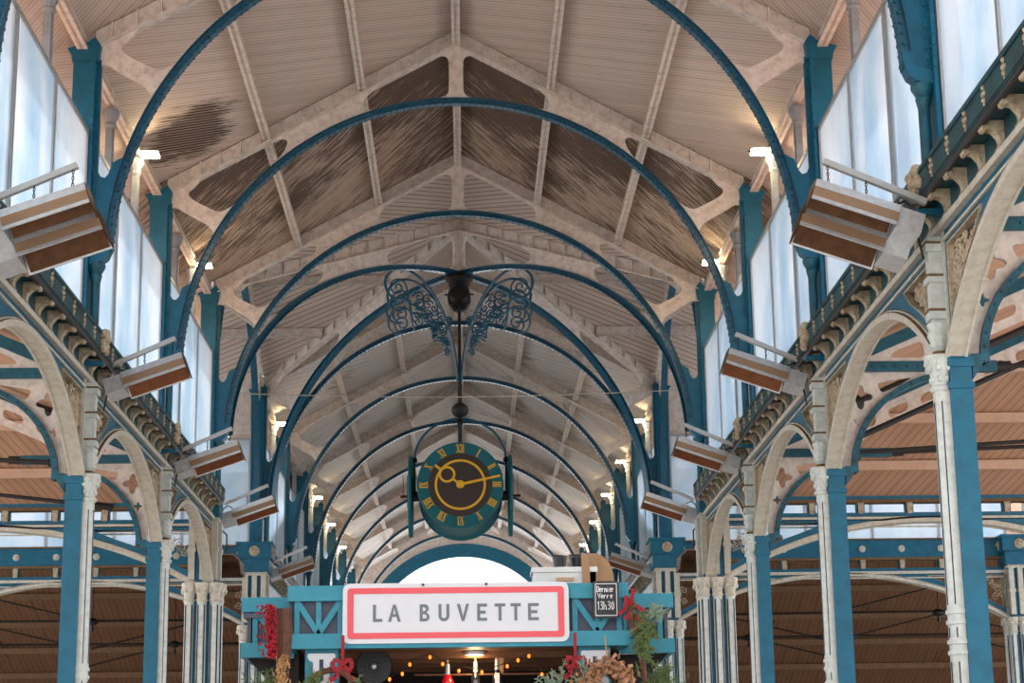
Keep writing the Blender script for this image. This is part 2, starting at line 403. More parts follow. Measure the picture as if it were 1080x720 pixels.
TL = ['blue arched roof truss nearest the viewer, only its feet inside the frame',
      'blue arched roof truss whose crown is cut off by the top of the frame',
      'blue arched roof truss with its full arch, the largest arch in view',
      'blue arched roof truss framing the near side of the crossing',
      'blue arched roof truss framing the far side of the crossing behind the scroll bracket',
      'blue arched roof truss, first one beyond the crossing',
      'blue arched roof truss just above the clock dial, second beyond the crossing',
      'blue arched roof truss whose crown is behind the clock top, third beyond the crossing',
      'blue arched roof truss meeting the clock at its nine, fourth beyond the crossing',
      'blue arched roof truss at the low half of the clock, fifth beyond the crossing',
      'smallest blue arched roof truss, last before the far end wall']
t0 = thing('roof_truss', TL[0], 'roof truss', (0, TY[0], 0), 'arched roof trusses along the nave')
make_truss(t0)
for i in range(1, 11): dup(t0, (0, TY[i], 0), TL[i])
# crossing: two diagonal trusses and two transept trusses
k = HC / 4.9
for (sgn, nm) in ((1, 'front left to rear right'), (-1, 'front right to rear left')):
    d = thing('diagonal_truss', 'dark arched diagonal truss of the crossing from ' + nm + ' corner', 'roof truss', (0, YC, 0), 'diagonal trusses of the crossing')
    U = V((1, -sgn * k, 0)); make_truss(d, U, V((sgn * k, 1, 0)).normalized(), posts=False, rivets=True)
for s in (-1, 1):
    d = thing('transept_truss', 'blue arched truss across the %s transept, seen edge-on beside the crossing' % side(s), 'roof truss', (s * 5.08, YC, 0), 'transept trusses')
    make_truss(d, (0, k * .97, 0), (s, 0, 0), posts=False, rivets=False)
    d = thing('transept_truss', 'white rafters of the outer truss deep in the %s transept' % side(s), 'roof truss', (s * 13.7, YC, 0), 'transept trusses')
    make_truss(d, (0, k * .97, 0), (s, 0, 0), posts=False, rivets=False)

# ------------------------------------------------------------------ ceiling boards
def ceil_panel(name, pts, ax, mat, diag, loc):
    """pts: (u across slope from ridge, v along) ; ax: function (u,v)->xyz ; diag: +1/-1 board direction"""
    mb = MB(); n = len(pts); sl = sqrt(1 + RS * RS)
    for dz in (0, .05): mb.v += [V(ax(u, v)) + V((0, 0, dz)) for u, v in pts]
    mb.f = [tuple(range(n)), tuple(n + i for i in reversed(range(n)))] + [(i, (i + 1) % n, n + (i + 1) % n, n + i) for i in range(n)]
    c, s_ = (cos(diag), sin(diag)); mb.uv = [(u * sl * s_ - v * c, u * sl * c + v * s_) for _ in (0, 1) for u, v in pts]
    return tag(mb.build(name, mat, None, 0, loc), None, None, None, 'structure')
ZC = RZ + .28
def nave_ax(s): return lambda u, v: (s * u, v, ZC - RS * u)
EV = 6.35
spans = [(-6.6, 0, 'b0', 'b0', 1), (0, 6.58, 'b0', 'b0', 1), (6.58, 13.16, 'b1', 'b1r', 1), (13.16, 19.74, 'b2', 'b2', -1)]
spans = [(TY[0] - 4 * 6.58, TY[0] - 6.58, 'b0', 'b0', 1), (TY[0] - 6.58, TY[0], 'b0', 'b0', 1), (TY[0], TY[1], 'b0', 'b0', 1), (TY[1], TY[2], 'b1', 'b1r', -1), (TY[2], TY[3], 'b2', 'b2', 1)]  # first span is unseen, added to keep overhead skylight off the kiosk
for i in range(4, 10): spans.append((TY[i], TY[i + 1], 'b4', 'b4', -1 if i % 2 == 0 else 1))
spans.append((TY[10], 91.0, 'b4', 'b4', 1))
for (y0, y1, ml, mr_, dg) in spans:
    for s, m in ((-1, ml), (1, mr_)):
        # diag: angle of the boards from the ridge direction, mirrored left/right
        ang = math.radians(42) if dg > 0 else math.radians(138)
        ceil_panel('ceiling', [(0, 0), (EV, 0), (EV, y1 - y0), (0, y1 - y0)], nave_ax(s), m, ang, (0, y0, 0))
for s in (-1, 1):       # nave slopes running into the crossing, and the transept slopes
    ceil_panel('ceiling', [(0, 0), (4.9, 0), (0, HC)], nave_ax(s), 'b3', math.radians(120), (0, TY[3], 0))
    ceil_panel('ceiling', [(0, 0), (4.9, HC), (0, HC)], nave_ax(s), 'b3', math.radians(60), (0, YC, 0))
    for q in (-1, 1):
        kk = 4.9 / HC
        axf = lambda u, v, s=s, q=q: (s * v, q * u / kk, ZC - RS * u)
        ceil_panel('ceiling', [(0, 0), (4.9, 4.9), (4.9, 22), (0, 22)], axf, 'b3', math.radians(60), (0, YC, 0))

# ------------------------------------------------------------------ purlins
def purlin_part(x, length):
    mb = MB(); zb = rl(x) + .02; zt = ZC - RS * abs(x)
    if x == 0: zb = RZ - .05
    mb.box(x - .075, x + .075, .06, length - .06, zb, zb + .03); mb.box(x - .02, x + .02, .06, length - .06, zb, zt - .03)
    mb.box(x - .05, x + .05, .06, length - .06, zt - .09 - .04 * (x != 0), zt - .05 - .03 * (x != 0)); return mb
rown = {0: 'ridge beam', 1.65: 'upper purlin', 3.3: 'lower purlin', 5.15: 'eaves beam'}
baynames = {0: 'at the top edge', 1: 'beside the peeling eaves patch', 2: 'over the dark weathered boards',
            4: 'just past the crossing', 5: 'in bay two past the crossing', 6: 'in bay three past the crossing',
            7: 'in bay four past the crossing', 8: 'in bay five past the crossing', 9: 'by the far end wall'}
protos = {}
for x in (-5.15, -3.3, -1.65, 0, 1.65, 3.3, 5.15):
    for bi in baynames:
        nm = rown[abs(x)]; lb = 'white %s %s%s' % (nm, '' if x == 0 else 'of the %s roof slope ' % side(x), baynames[bi])
        if x in protos: o = protos[x].copy(); COL.objects.link(o)
        else: o = purlin_part(x, B).build('purlin', 'white', None, 0); protos[x] = o
        o.location = (0, TY[bi], 0); tag(o, lb, 'beam', 'longitudinal roof beams')
for s in (-1, 1):
    for q in (-1, 1):
        for u in (1.65, 3.3):
            mb = MB(); zb = rl(u) + .02; y = q * u * HC / 4.9
            mb.box(u + .1, 13.5, y - .075, y + .075, zb, zb + .03); mb.box(u + .1, 13.5, y - .02, y + .02, zb, ZC - RS * u - .03)
            for v in mb.v: v.x *= s
            tag(mb.build('purlin', 'white', None, 0, (0, YC, 0)), 'white %s of the %s transept on its %s slope' % (rown[u], side(s), 'near' if q < 0 else 'far'), 'beam', 'transept roof beams')
    mb = MB(); mb.box(.3, 13.5, -.075, .075, RZ - .05, RZ - .02); mb.box(.3, 13.5, -.02, .02, RZ - .05, ZC - .02)
    for v in mb.v: v.x *= s
    tag(mb.build('purlin', 'white', None, 0, (0, YC, 0)), 'white ridge beam of the %s transept roof' % side(s), 'beam', 'transept roof beams')

# ------------------------------------------------------------------ clerestory glazing with its posts
def glazed_bay(length, n):
    fr = MB(); pane = []
    z0, z1 = 7.92, 10.74; x = 0
    for i in range(n + 1):
        y = length * i / n; fr.box(x - .025, x + .035, y - .035, y + .035, z0, z1)
    for z in (z0, z1 - .06): fr.box(x - .022, x + .03, 0, length, z, z + .06)
    for i in range(n):
        p = MB(); p.box(x + .0, x + .012, length * i / n + .03, length * (i + 1) / n - .03, z0 + .05, z1 - .05); pane.append(p)
    return fr, pane
wn = 0
glz = {}
for s in (-1, 1):
    for bi in (-1, 0, 1, 2, 4, 5, 6, 7, 8, 9):
        y0 = (TY[0] - B if bi < 0 else TY[bi]) + .14; ln = B - .28; wn += 1
        nm = 'window_%d' % wn
        r = bpy.data.objects.new(nm, None); COL.objects.link(r); r.location = (s * 5.05, y0, 0); r['kind'] = 'structure'
        if s not in glz:
            fr, pn = glazed_bay(ln, 3)
            parts = [fr.build('window_frame', 'alu', r, 0)] + [p.build('pane', 'glass', r, 0) for p in pn]; glz[s] = parts
        else:
            for c in glz[s]: d = c.copy(); COL.objects.link(d); d.parent = r
# slim grey eaves posts standing behind the mullions
ep = None
for s in (-1, 1):
    for bi in (0, 1, 2, 4, 5, 6, 7, 8):
        for j, f in enumerate((2.15, 4.4)):
            lb = 'slim grey eaves post, %s glazing, %s of pair, %s' % (side(s), 'nearer' if j == 0 else 'farther', baynames[bi])
            loc = (s * 5.17, TY[bi] + f, 0)
            if ep is None:
                ep = thing('eaves_post', lb, 'post', loc, 'slim eaves posts')
                a = MB(); a.box(-.045, .045, -.06, .06, 7.9, 11.6); a.box(-.065, .065, -.02, .02, 7.9, 11.6); a.build('shaft', 'grey', ep, 0)
                a = MB(); a.lathe([(.07, 11.58), (.10, 11.62), (.08, 11.66), (.10, 11.72), (.135, 11.80), (.135, 11.86), (.10, 11.86)], n=8); a.build('capital', 'grey', ep, 30)
            else: dup(ep, loc, lb)
# floodlights fixed high on the posts
fl = None
for s in (-1, 1):
    for bi in (1, 2, 4, 5, 6, 7, 8):
        if s < 0 and bi == 5: continue
        lb = 'lit floodlight on the %s eaves %s' % (side(s), baynames[bi]); loc = (s * 4.93, TY[bi] + 4.32, 11.92)
        if fl is None:
            fl = thing('floodlight', lb, 'light', loc, 'floodlights along the eaves')
            a = MB(); a.plate([(-.13, .03), (.13, .03), (.16, -.03), (-.16, -.03)], -.1, .1); a.box(-.1, .1, -.13, -.1, -.05, .03); a.build('housing', 'galv', fl, 0)
            a = MB(); a.box(-.135, .135, -.115, .085, -.045, -.03); a.box(-.15, .15, -.15, -.12, -.06, .0); a.build('lens', 'lens', fl, 0)
            a = MB(); a.tube([(-.17, 0, 0), (-.17, .12, .05), (.17, .12, .05), (.17, 0, 0)], .012, 6); a.build('bracket', 'iron', fl)
        else: dup(fl, loc, lb)
        la = bpy.data.lights.new('flood_glow', 'POINT'); la.energy = 15; la.color = (1, .78, .42); la.shadow_soft_size = .12
        lo = bpy.data.objects.new('flood_glow', la); COL.objects.link(lo); lo.location = (s * 4.85, TY[bi] + 4.12, 11.62)

# ------------------------------------------------------------------ arcade columns
def col_parts(root, s):
    def fin(mb, name, mat, sm=35, par=root):
        for v in mb.v: v.x *= s
        return mb.build(name, mat, par, sm)
    a = MB(); a.box(4.92, 5.14, -.13, .13, 0, 5.9); a.box(4.90, 5.16, -.15, .15, 5.62, 5.68); a.box(4.9, 5.16, -.15, .15, 5.84, 5.95); sh = fin(a, 'shaft', 'teal', 0)
    a = MB()
    for z in (1.2, 2.2, 3.2, 4.2, 5.2): a.rivet((5.03, -.13, z), (0, -1, 0), .02)
    a = MB(); pr = [(4.925, .085), (4.85, .095), (4.80, .07), (4.782, .05), (4.782, -.05), (4.80, -.07), (4.85, -.095), (4.925, -.085)]
    a.plate([(y, x) for x, y in pr], 0, 5.6, Basis((0, 1, 0), (0, 0, 1), (0, 0, 0), (1, 0, 0)))
    for z in (3.02, 3.12, 3.31, 3.41): a.plate([(y * 1.22, 4.85 + (x - 4.85) * 1.22) for x, y in pr], z, z + .04, Basis((0, 1, 0), (0, 0, 1), (0, 0, 0), (1, 0, 0)))
    c = fin(a, 'colonnette', 'ivory', 25)
    a = MB()
    for (z0, z1) in ((0.2, 2.95), (3.18, 3.28), (3.5, 5.5)):
        a.box(4.776, 4.784, -.014, .014, z0, z1); a.plate([(-.079, 0), (-.079, .02), (-.09, .02), (-.09, 0)], 0, z1 - z0, Basis((0, 1, 0), (0, 0, 1), (4.828, 0, z0), (1, 0, 0)))
    fin(a, 'groove', 'groove', 0, c)
    a = MB()
    a.lathe([(.095, 5.6), (.115, 5.62), (.115, 5.65), (.09, 5.67), (.105, 5.78), (.14, 5.88), (.155, 5.92), (.155, 5.97), (.1, 5.97)], (4.86, 0, 0), n=12)
    for kx in range(8):
        an = kx * pi / 4 + pi / 8
        for (zz, rr, q) in ((5.73, .095, .026), (5.84, .125, .028), (5.9, .14, .024)):
            a.ball((4.86 + cos(an) * rr, sin(an) * rr, zz), q, 6, (1, 1, 1.5))
    fin(a, 'capital', 'ivory', 50)
    a = MB(); a.box(4.80, 4.95, -.075, .075, 6.12, 7.2); a.box(4.77, 4.95, -.1, .1, 6.34, 6.42); a.box(4.77, 4.95, -.1, .1, 6.72, 6.78); a.box(4.77, 4.95, -.1, .1, 7.04, 7.12)
    a.lathe([(.05, 6.0), (.11, 6.06), (.09, 6.12), (.12, 6.18), (.1, 6.24), (.12, 6.3)], (4.87, 0, 0), n=10)
    u = fin(a, 'upper_colonnette', 'ivory', 30)
    a = MB()
    for z in (6.42, 6.78, 7.12): a.box(4.765, 4.95, -.105, .105, z, z + .025)
    a.lathe([(.07, 5.97), (.085, 6.0), (.07, 6.02)], (4.87, 0, 0), n=10)
    fin(a, 'brown_collar', 'ochre', 0, u)
    a = MB(); a.box(4.72, 4.98, -.06, .06, 7.45, 7.5); fin(a, 'bracket_bar', 'teal', 0)
    a = MB()
    for kx in range(26):
        an = random.random() * 6.28; rr = random.random() ** .5 * .15
        a.ball((4.72, cos(an) * rr * 1.3, 7.78 + sin(an) * rr), .04 + .03 * random.random(), 6)
    fin(a, 'mask_ornament', 'orn', 50)
colx = {}
CL = ['nearest arcade column', 'second arcade column', 'third arcade column']
for s in (-1, 1):
    for i in range(3):
        lb = 'teal iron column with white colonnette, %s wall, %s' % (side(s), CL[i])
        if s not in colx:
            r = thing('arcade_column', lb, 'column', (0, TY[i], 0), 'arcade columns'); col_parts(r, s); colx[s] = r
        else: dup(colx[s], (0, TY[i], 0), lb)

# crossing piers: clusters of fluted colonnettes
def pier_parts(root, block):
    a = MB(); a.box(-.24, .24, -.24, .24, 0, 7.2); a.build('core', 'teal', root, 0)
    for (px, py) in ((-.25, -.25), (.25, -.25), (-.25, .25), (.25, .25), (0, -.29), (-.29, 0), (.29, 0)):
        a = MB(); n = 16; prof = [(.095 * (1 if kk % 2 else .86)) for kk in range(n)]
        a.plate([(prof[kk] * cos(2 * pi * kk / n), prof[kk] * sin(2 * pi * kk / n)) for kk in range(n)], 0, 5.62, Basis((1, 0, 0), (0, 0, 1), (px, py, 0), (0, 1, 0)))
        c = a.build('colonnette', 'ivory', root, 0)
        a = MB()
        for kk in range(4):
            an = kk * pi / 2 + pi / 4; a.box(px + cos(an) * .088 - .012, px + cos(an) * .088 + .012, py + sin(an) * .088 - .012, py + sin(an) * .088 + .012, .2, 5.55)
        a.build('groove', 'groove', c, 0)
        a = MB(); a.lathe([(.095, 5.6), (.12, 5.64), (.1, 5.68), (.12, 5.8), (.16, 5.9), (.165, 5.98), (.1, 5.98)], (px, py, 0), n=8)
        for kk in range(6):
            an = kk * pi / 3; a.ball((px + cos(an) * .13, py + sin(an) * .13, 5.84), .042, 6, (1, 1, 1.4))
        a.build('capital', 'cream', root, 50)
    a = MB(); a.box(-.3, .3, -.3, .3, 7.2, 7.28)
    for (px, py) in ((-.22, -.27), (.22, -.27), (0, -.27), (-.27, .22), (-.27, 0), (.27, 0)):
        a.box(px - .06, px + .06, py - .06, py + .06, 6.05, 7.2); a.box(px - .08, px + .08, py - .08, py + .08, 6.6, 6.68)
    a.build('upper_colonnettes', 'cream', root, 0)
    a = MB(); a.box(-.3, .3, -.3, .3, 7.28, 7.6)
    if block: a.box(-.42, .42, -.42, .42, 7.62, 7.95); a.box(-.46, .46, -.46, .46, 7.95, 8.02); a.box(-.36, .36, -.36, .36, 7.28, 7.62)
    a.build('impost_block', 'teal', root, 0)
    for (dx, dy, nx, ny) in ((0, -.42, 0, -1), (-.42, 0, -1, 0), (.42, 0, 1, 0)):
        if not block: break
        a = MB(); a.lathe([(.13, 0), (.13, .02), (.09, .04), (.05, .03), (.05, .06), (.02, .07)], (dx, dy, 7.79), (nx, ny, 0), 12); a.build('rosette', 'orn', root, 40)
piers = {}
for s in (-1, 1):
    for i in (3, 4):
        lb = 'clustered white and teal crossing pier on the %s side, %s' % (side(s), 'nearer' if i == 3 else 'farther, behind the kiosk')
        loc = (s * 5.1, TY[i] + (.05 if i == 3 else -.05), 0)
        if i not in piers: piers[i] = thing('crossing_pier', lb, 'column', loc, 'crossing piers'); pier_parts(piers[i], i == 4)
        else: dup(piers[i], loc, lb)
    dup(piers[3], (s * 13.9, TY[3], 0), 'clustered teal pier of the %s transept near arcade, outside the frame' % side(s))
    dup(piers[4], (s * 13.9, TY[4], 0), 'clustered teal pier farther out in the %s transept arcade' % side(s))

# ------------------------------------------------------------------ scroll work helper (flat plane, tubes)
def scrollwork(mb, tri, bs, w, seed, n=9, r=.011):
    rnd = random.Random(seed)
    a, b, c = [V(p) for p in tri]
    for i in range(n):
        for _ in range(30):
            u, v = rnd.random(), rnd.random()
            if u + v > 1: u, v = 1 - u, 1 - v
            p = a + (b - a) * u + (c - a) * v
            d = min(abs((q - p).cross(e - p)) / (e - q).length if False else abs((e - q).x * (p - q).y - (e - q).y * (p - q).x) / (e - q).length for q, e in ((a, b), (b, c), (c, a)))
            if d > .05: break
        R = min(d * .9, .11)
        sp = spiral(p.x, p.y, R, 1.6, rnd.random() * 6.28, rnd.choice((-1, 1)), 14)
        mb.tube([bs(x, z, w) for x, z in sp], r, 5)
        for kq in range(2):
            an = rnd.random() * 6.28; mb.ball(bs(p.x + cos(an) * R, p.y + sin(an) * R, w), r * 2.2, 5)
def shrink(tri, d):
    c = sum((V(p) for p in tri), V((0, 0))) / 3
    return [tuple(V(p) + (c - V(p)) * d) for p in tri]

# ------------------------------------------------------------------ arcade bays (spandrel, archivolt, ornaments)
def arch_bay(root, length, bs, face, back, s_out, a=None, rise=1.12, zs=5.93, ztop=7.25, seed=1, lite=False):
    """bs: u along arcade, w>0 outward. face<back are w of the nave face and rear face"""
    c = length / 2; a = a or c - .2; R = (a * a + rise * rise) / (2 * rise); cz = zs + rise - R
    th = atan2(a, R - rise); n = 28
    ring = lambda rr, t=th: [(c + rr * sin(-t + 2 * t * i / n), cz + rr * cos(-t + 2 * t * i / n)) for i in range(n + 1)]
    ex = ring(R + .1)
    poly = [(.09, 6.0)] + [p for p in ex if p[0] > .09 and p[0] < length - .09] + [(length - .09, 6.0), (length - .09, ztop), (.09, ztop)]
    def circ_z(u): return cz + sqrt(max(0, (R + .1) ** 2 - (u - c) ** 2))
    e = .32; f = 1.62 if length < 8 else 2.3
    holes = []; tris = []
    for sg in (-1, 1):
        X = lambda q: q if sg < 0 else length - q
        pts = [(X(e), 7.06), (X(f), 7.06)] + [(X(f + (e - f) * t), circ_z(X(f + (e - f) * t)) + .11) for t in (.2, .4, .6, .8, 1.0)]
        pts = [p for p in pts if p[1] <= 7.061]; holes.append(pts); tris.append((pts[0], pts[1], pts[-1]))
    sp = MB(); sp.plate(poly, face, back, bs, holes); sp.build('spandrel', 'teal', root, 0)
    ar = MB(); ar.band(ring(R), ring(R + .06), face - .07, back + .02, bs); ar.band(ring(R + .06), ring(R + .09), face - .03, back, bs)
    ar.band(ring(R - .015), ring(R), face - .07, face - .04, bs); ar.band(ring(R - .012), ring(R), back - .01, back + .02, bs); ar.build('archivolt', 'cream', root, 30)
    o = MB(); o.band(ring(R + .061), ring(R + .07), face - .068, face - .03, bs); o.build('dusty_extrados', 'ochre', root, 30)
    md = MB(); md.plate([(.0, ztop - .02), (length, ztop - .02), (length, ztop + .05), (0, ztop + .05)], face - .07, back, bs)
    md.plate([(.1, ztop - .13), (length - .1, ztop - .13), (length - .1, ztop - .1), (.1, ztop - .1)], face - .03, face + .01, bs)
    for sg in (-1, 1):
        q = .13 if sg < 0 else length - .13; md.plate([(q - .03, 6.1), (q + .03, 6.1), (q + .03, ztop), (q - .03, ztop)], face - .02, face + .01, bs)
    md.build('moulding', 'cream', root, 0)
    for kx, (hp, tr) in enumerate(zip(holes, tris)):
        m = MB(); cc = sum((V(p) for p in hp), V((0, 0))) / len(hp)
        inn = [tuple(V(p) + (cc - V(p)) * (.045 / max(.05, (cc - V(p)).length))) for p in hp]
        m.plate(hp, face - .03, face + .05, bs, [inn])
        scrollwork(m, shrink(tr, .1), bs, face + .02, seed + kx, 30 if not lite else 12, .011)
        orn = m.build('ornament', 'orn', root, 40)
        if not lite:
            bk = MB(); bk.plate(inn, back - .06, back - .05, bs); bk.build('ornament_backing', 'bark', orn, 0)
bays = {}
for s in (-1, 1):
    bs = Basis((0, 1, 0), (s, 0, 0))
    for bi in (-1, 0, 1, 2):
        y0 = TY[0] - B if bi < 0 else TY[bi]
        lb = 'teal arcade arch with cream scroll spandrels, %s wall, %s' % (side(s), BAYN[bi + 1])
        if s not in bays:
            r = thing('arcade_arch', lb, 'arch', (0, y0, 0), 'nave arcade arches'); arch_bay(r, B, bs, 4.95, 5.07, s, seed=5); bays[s] = r
        else: dup(bays[s], (0, y0, 0), lb)

# ------------------------------------------------------------------ nave cornices
def cornice_parts(root, length, bs, face, nc, sg):
    a = MB(); a.plate([(0, 7.64), (length, 7.64), (length, 7.87), (0, 7.87)], face - .21, face - .19, bs)
    a.plate([(0, 7.84), (length, 7.84), (length, 7.89), (0, 7.89)], face - .23, face - .19, bs)
    a.plate([(0, 7.3), (length, 7.3), (length, 7.63), (0, 7.63)], face + .03, face + .2, bs); a.build('fascia', 'deck', root, 0)
    a = MB(); a.plate([(0, 7.62), (length, 7.62), (length, 7.64), (0, 7.64)], face - .2, face + .25, bs); a.plate([(0, 7.87), (length, 7.87), (length, 7.9), (0, 7.9)], face - .19, face + .14, bs); a.build('cornice_board', 'deck', root, 0)
    a = MB(); a.tube([bs(0, 7.6, face - .16), bs(length, 7.6, face - .16)], .042, 10); a.build('gutter_pipe', 'gutter', root)
    prof = [(.0, 7.32), (-.05, 7.32), (-.06, 7.36), (-.04, 7.4), (-.05, 7.46), (-.1, 7.52), (-.18, 7.54), (-.2, 7.57), (-.2, 7.61), (.0, 7.61)]
    for i in range(nc):
        u = (i + .5) * length / nc
        a = MB(); b2 = Basis(bs.N, bs.U, bs(u, 0, face + .03)); a.plate(prof, -.06, .06, b2)
        a.tube([b2(-.17, 7.55, -.07), b2(-.17, 7.55, .07)], .035, 8); a.tube([b2(-.035, 7.35, -.07), b2(-.035, 7.35, .07)], .03, 8)
        a.build('console', 'orn', root, 40)
        a = MB(); p = bs(u + length / nc / 2, 7.755, face - .21)
        for (du, dz, rr) in ((0, 0, .03), (0, .06, .028), (0, -.06, .028), (.035, 0, .022), (-.035, 0, .022), (0, .1, .015), (0, -.1, .015)):
            a.ball(p + bs.U * du + V((0, 0, dz)), rr, 6)
        if i < nc - 1 or True: a.build('rosette', 'orn', root, 50)
cor = {}
CB = {-1: 'half outside the frame', 0: 'in the nearest full bay', 1: 'in the second bay', 2: 'in the bay before the crossing', 4: 'in the first bay past the crossing', 5: 'in the second bay past the crossing',
      6: 'in the third bay past the crossing', 7: 'in the fourth bay past the crossing'}
for s in (-1, 1):
    bs = Basis((0, 1, 0), (s, 0, 0))
    for bi in CB:
        lb = 'dark teal cornice with cream consoles, %s wall, %s' % (side(s), CB[bi]); loc = (0, TY[0] - B if bi < 0 else TY[bi], 0)
        if s not in cor:
            r = thing('cornice', lb, 'cornice', loc, 'nave cornices'); cornice_parts(r, B, bs, 4.95, 10, s); cor[s] = r
        else: dup(cor[s], loc, lb)
# plain wall strip below the rear nave cornices
for s in (-1, 1):
    a = MB(); a.box(5.0, 5.2, TY[4] + .3, 91, 5.0, 7.3)
    for v in a.v: v.x *= s
    struct('wall_' + side(s), a, 'teal2')

# ------------------------------------------------------------------ transept arcades (front and rear) with frieze
def frieze(root, length, bs, face, n):
    a = MB(); a.plate([(0, 7.52), (length, 7.52), (length, 7.96), (0, 7.96)], face, face + .2, bs); a.plate([(0, 7.14), (length, 7.14), (length, 7.26), (0, 7.26)], face, face + .2, bs)
    for i in range(n):
        u0, u1 = i * length / n, (i + 1) * length / n
        a.plate([(u0, 7.26), (u0 + .16, 7.26), (u0 + .16, 7.52), (u0, 7.52)], face + .02, face + .18, bs)
    a.build('frieze_beam', 'teal', root, 0)
    a = MB(); a.plate([(0, 7.46), (length, 7.46), (length, 7.52), (0, 7.52)], face - .06, face + .24, bs); a.plate([(0, 7.96), (length, 7.96), (length, 8.0), (0, 8.0)], face - .05, face + .25, bs)
    a.build('ledge', 'ochre', root, 0)
    for i in range(n + 1):
        a = MB(); u = min(max(i * length / n + .08, .1), length - .1); a.plate([(u - .05, 7.24), (u + .05, 7.24), (u + .06, 7.46), (u - .06, 7.46)], face - .05, face + .22, bs); a.build('stub_column', 'orn', root, 0)
    for i in range(n):
        u = i * length / n + .08 + .001
        if u < .2: continue
        a = MB(); p = bs(u, 7.74, face)
        a.lathe([(.08, 0), (.085, .02), (.05, .035), (.03, .02), (.03, .05), (.01, .055)], p, -bs.N, 10); a.build('rosette', 'cream', root, 40)
LT = 8.9
for s in (-1, 1):
    for i, (y, nm) in enumerate(((TY[3], 'near'), (TY[4], 'far'))):
        for j, x0 in enumerate((5.02, 13.92)):
            r = thing('transept_arcade', 'wide flat teal arch with %s frieze, %s side of %s transept%s' % ('windowed' if i == 0 else 'rosette', nm, side(s), '' if j == 0 else ', outer arch'), 'arch', (s * x0, y, 0), 'transept arcade arches')
            bs = Basis((s, 0, 0), (0, 1, 0)) if i == 1 else Basis((s, 0, 0), (0, -1, 0))
            f = .1
            arch_bay(r, LT, bs, -.05 if True else 0, .22, s, a=LT / 2 - .25, rise=1.15, zs=5.93, ztop=7.12, seed=30 + 7 * j + 3 * i, lite=True)
            frieze(r, LT, bs, -.02, 9)

# transept clerestory glazing, near and far sides
for s in (-1, 1):
    for q, y in ((-1, TY[3] + .12), (1, TY[4] + .05)):
        for j in range(3):
            wn += 1
            r = bpy.data.objects.new('window_%d' % wn, None); COL.objects.link(r); r.location = (s * (5.3 + j * 8.9), y, 0); r['kind'] = 'structure'
            fr, pn = glazed_bay(8.4, 5)
            for mb_ in [fr] + pn:
                for v in mb_.v: v.x, v.y = s * v.y, v.x
            fr.build('window_frame', 'alu', r, 0)
            for p in pn: p.build('pane', 'glass', r, 0)
        a = MB(); a.box(s * 5.3, s * 22, y - .1, y + .1, 10.78, 12.3); struct('wall_transept', a, 'white')

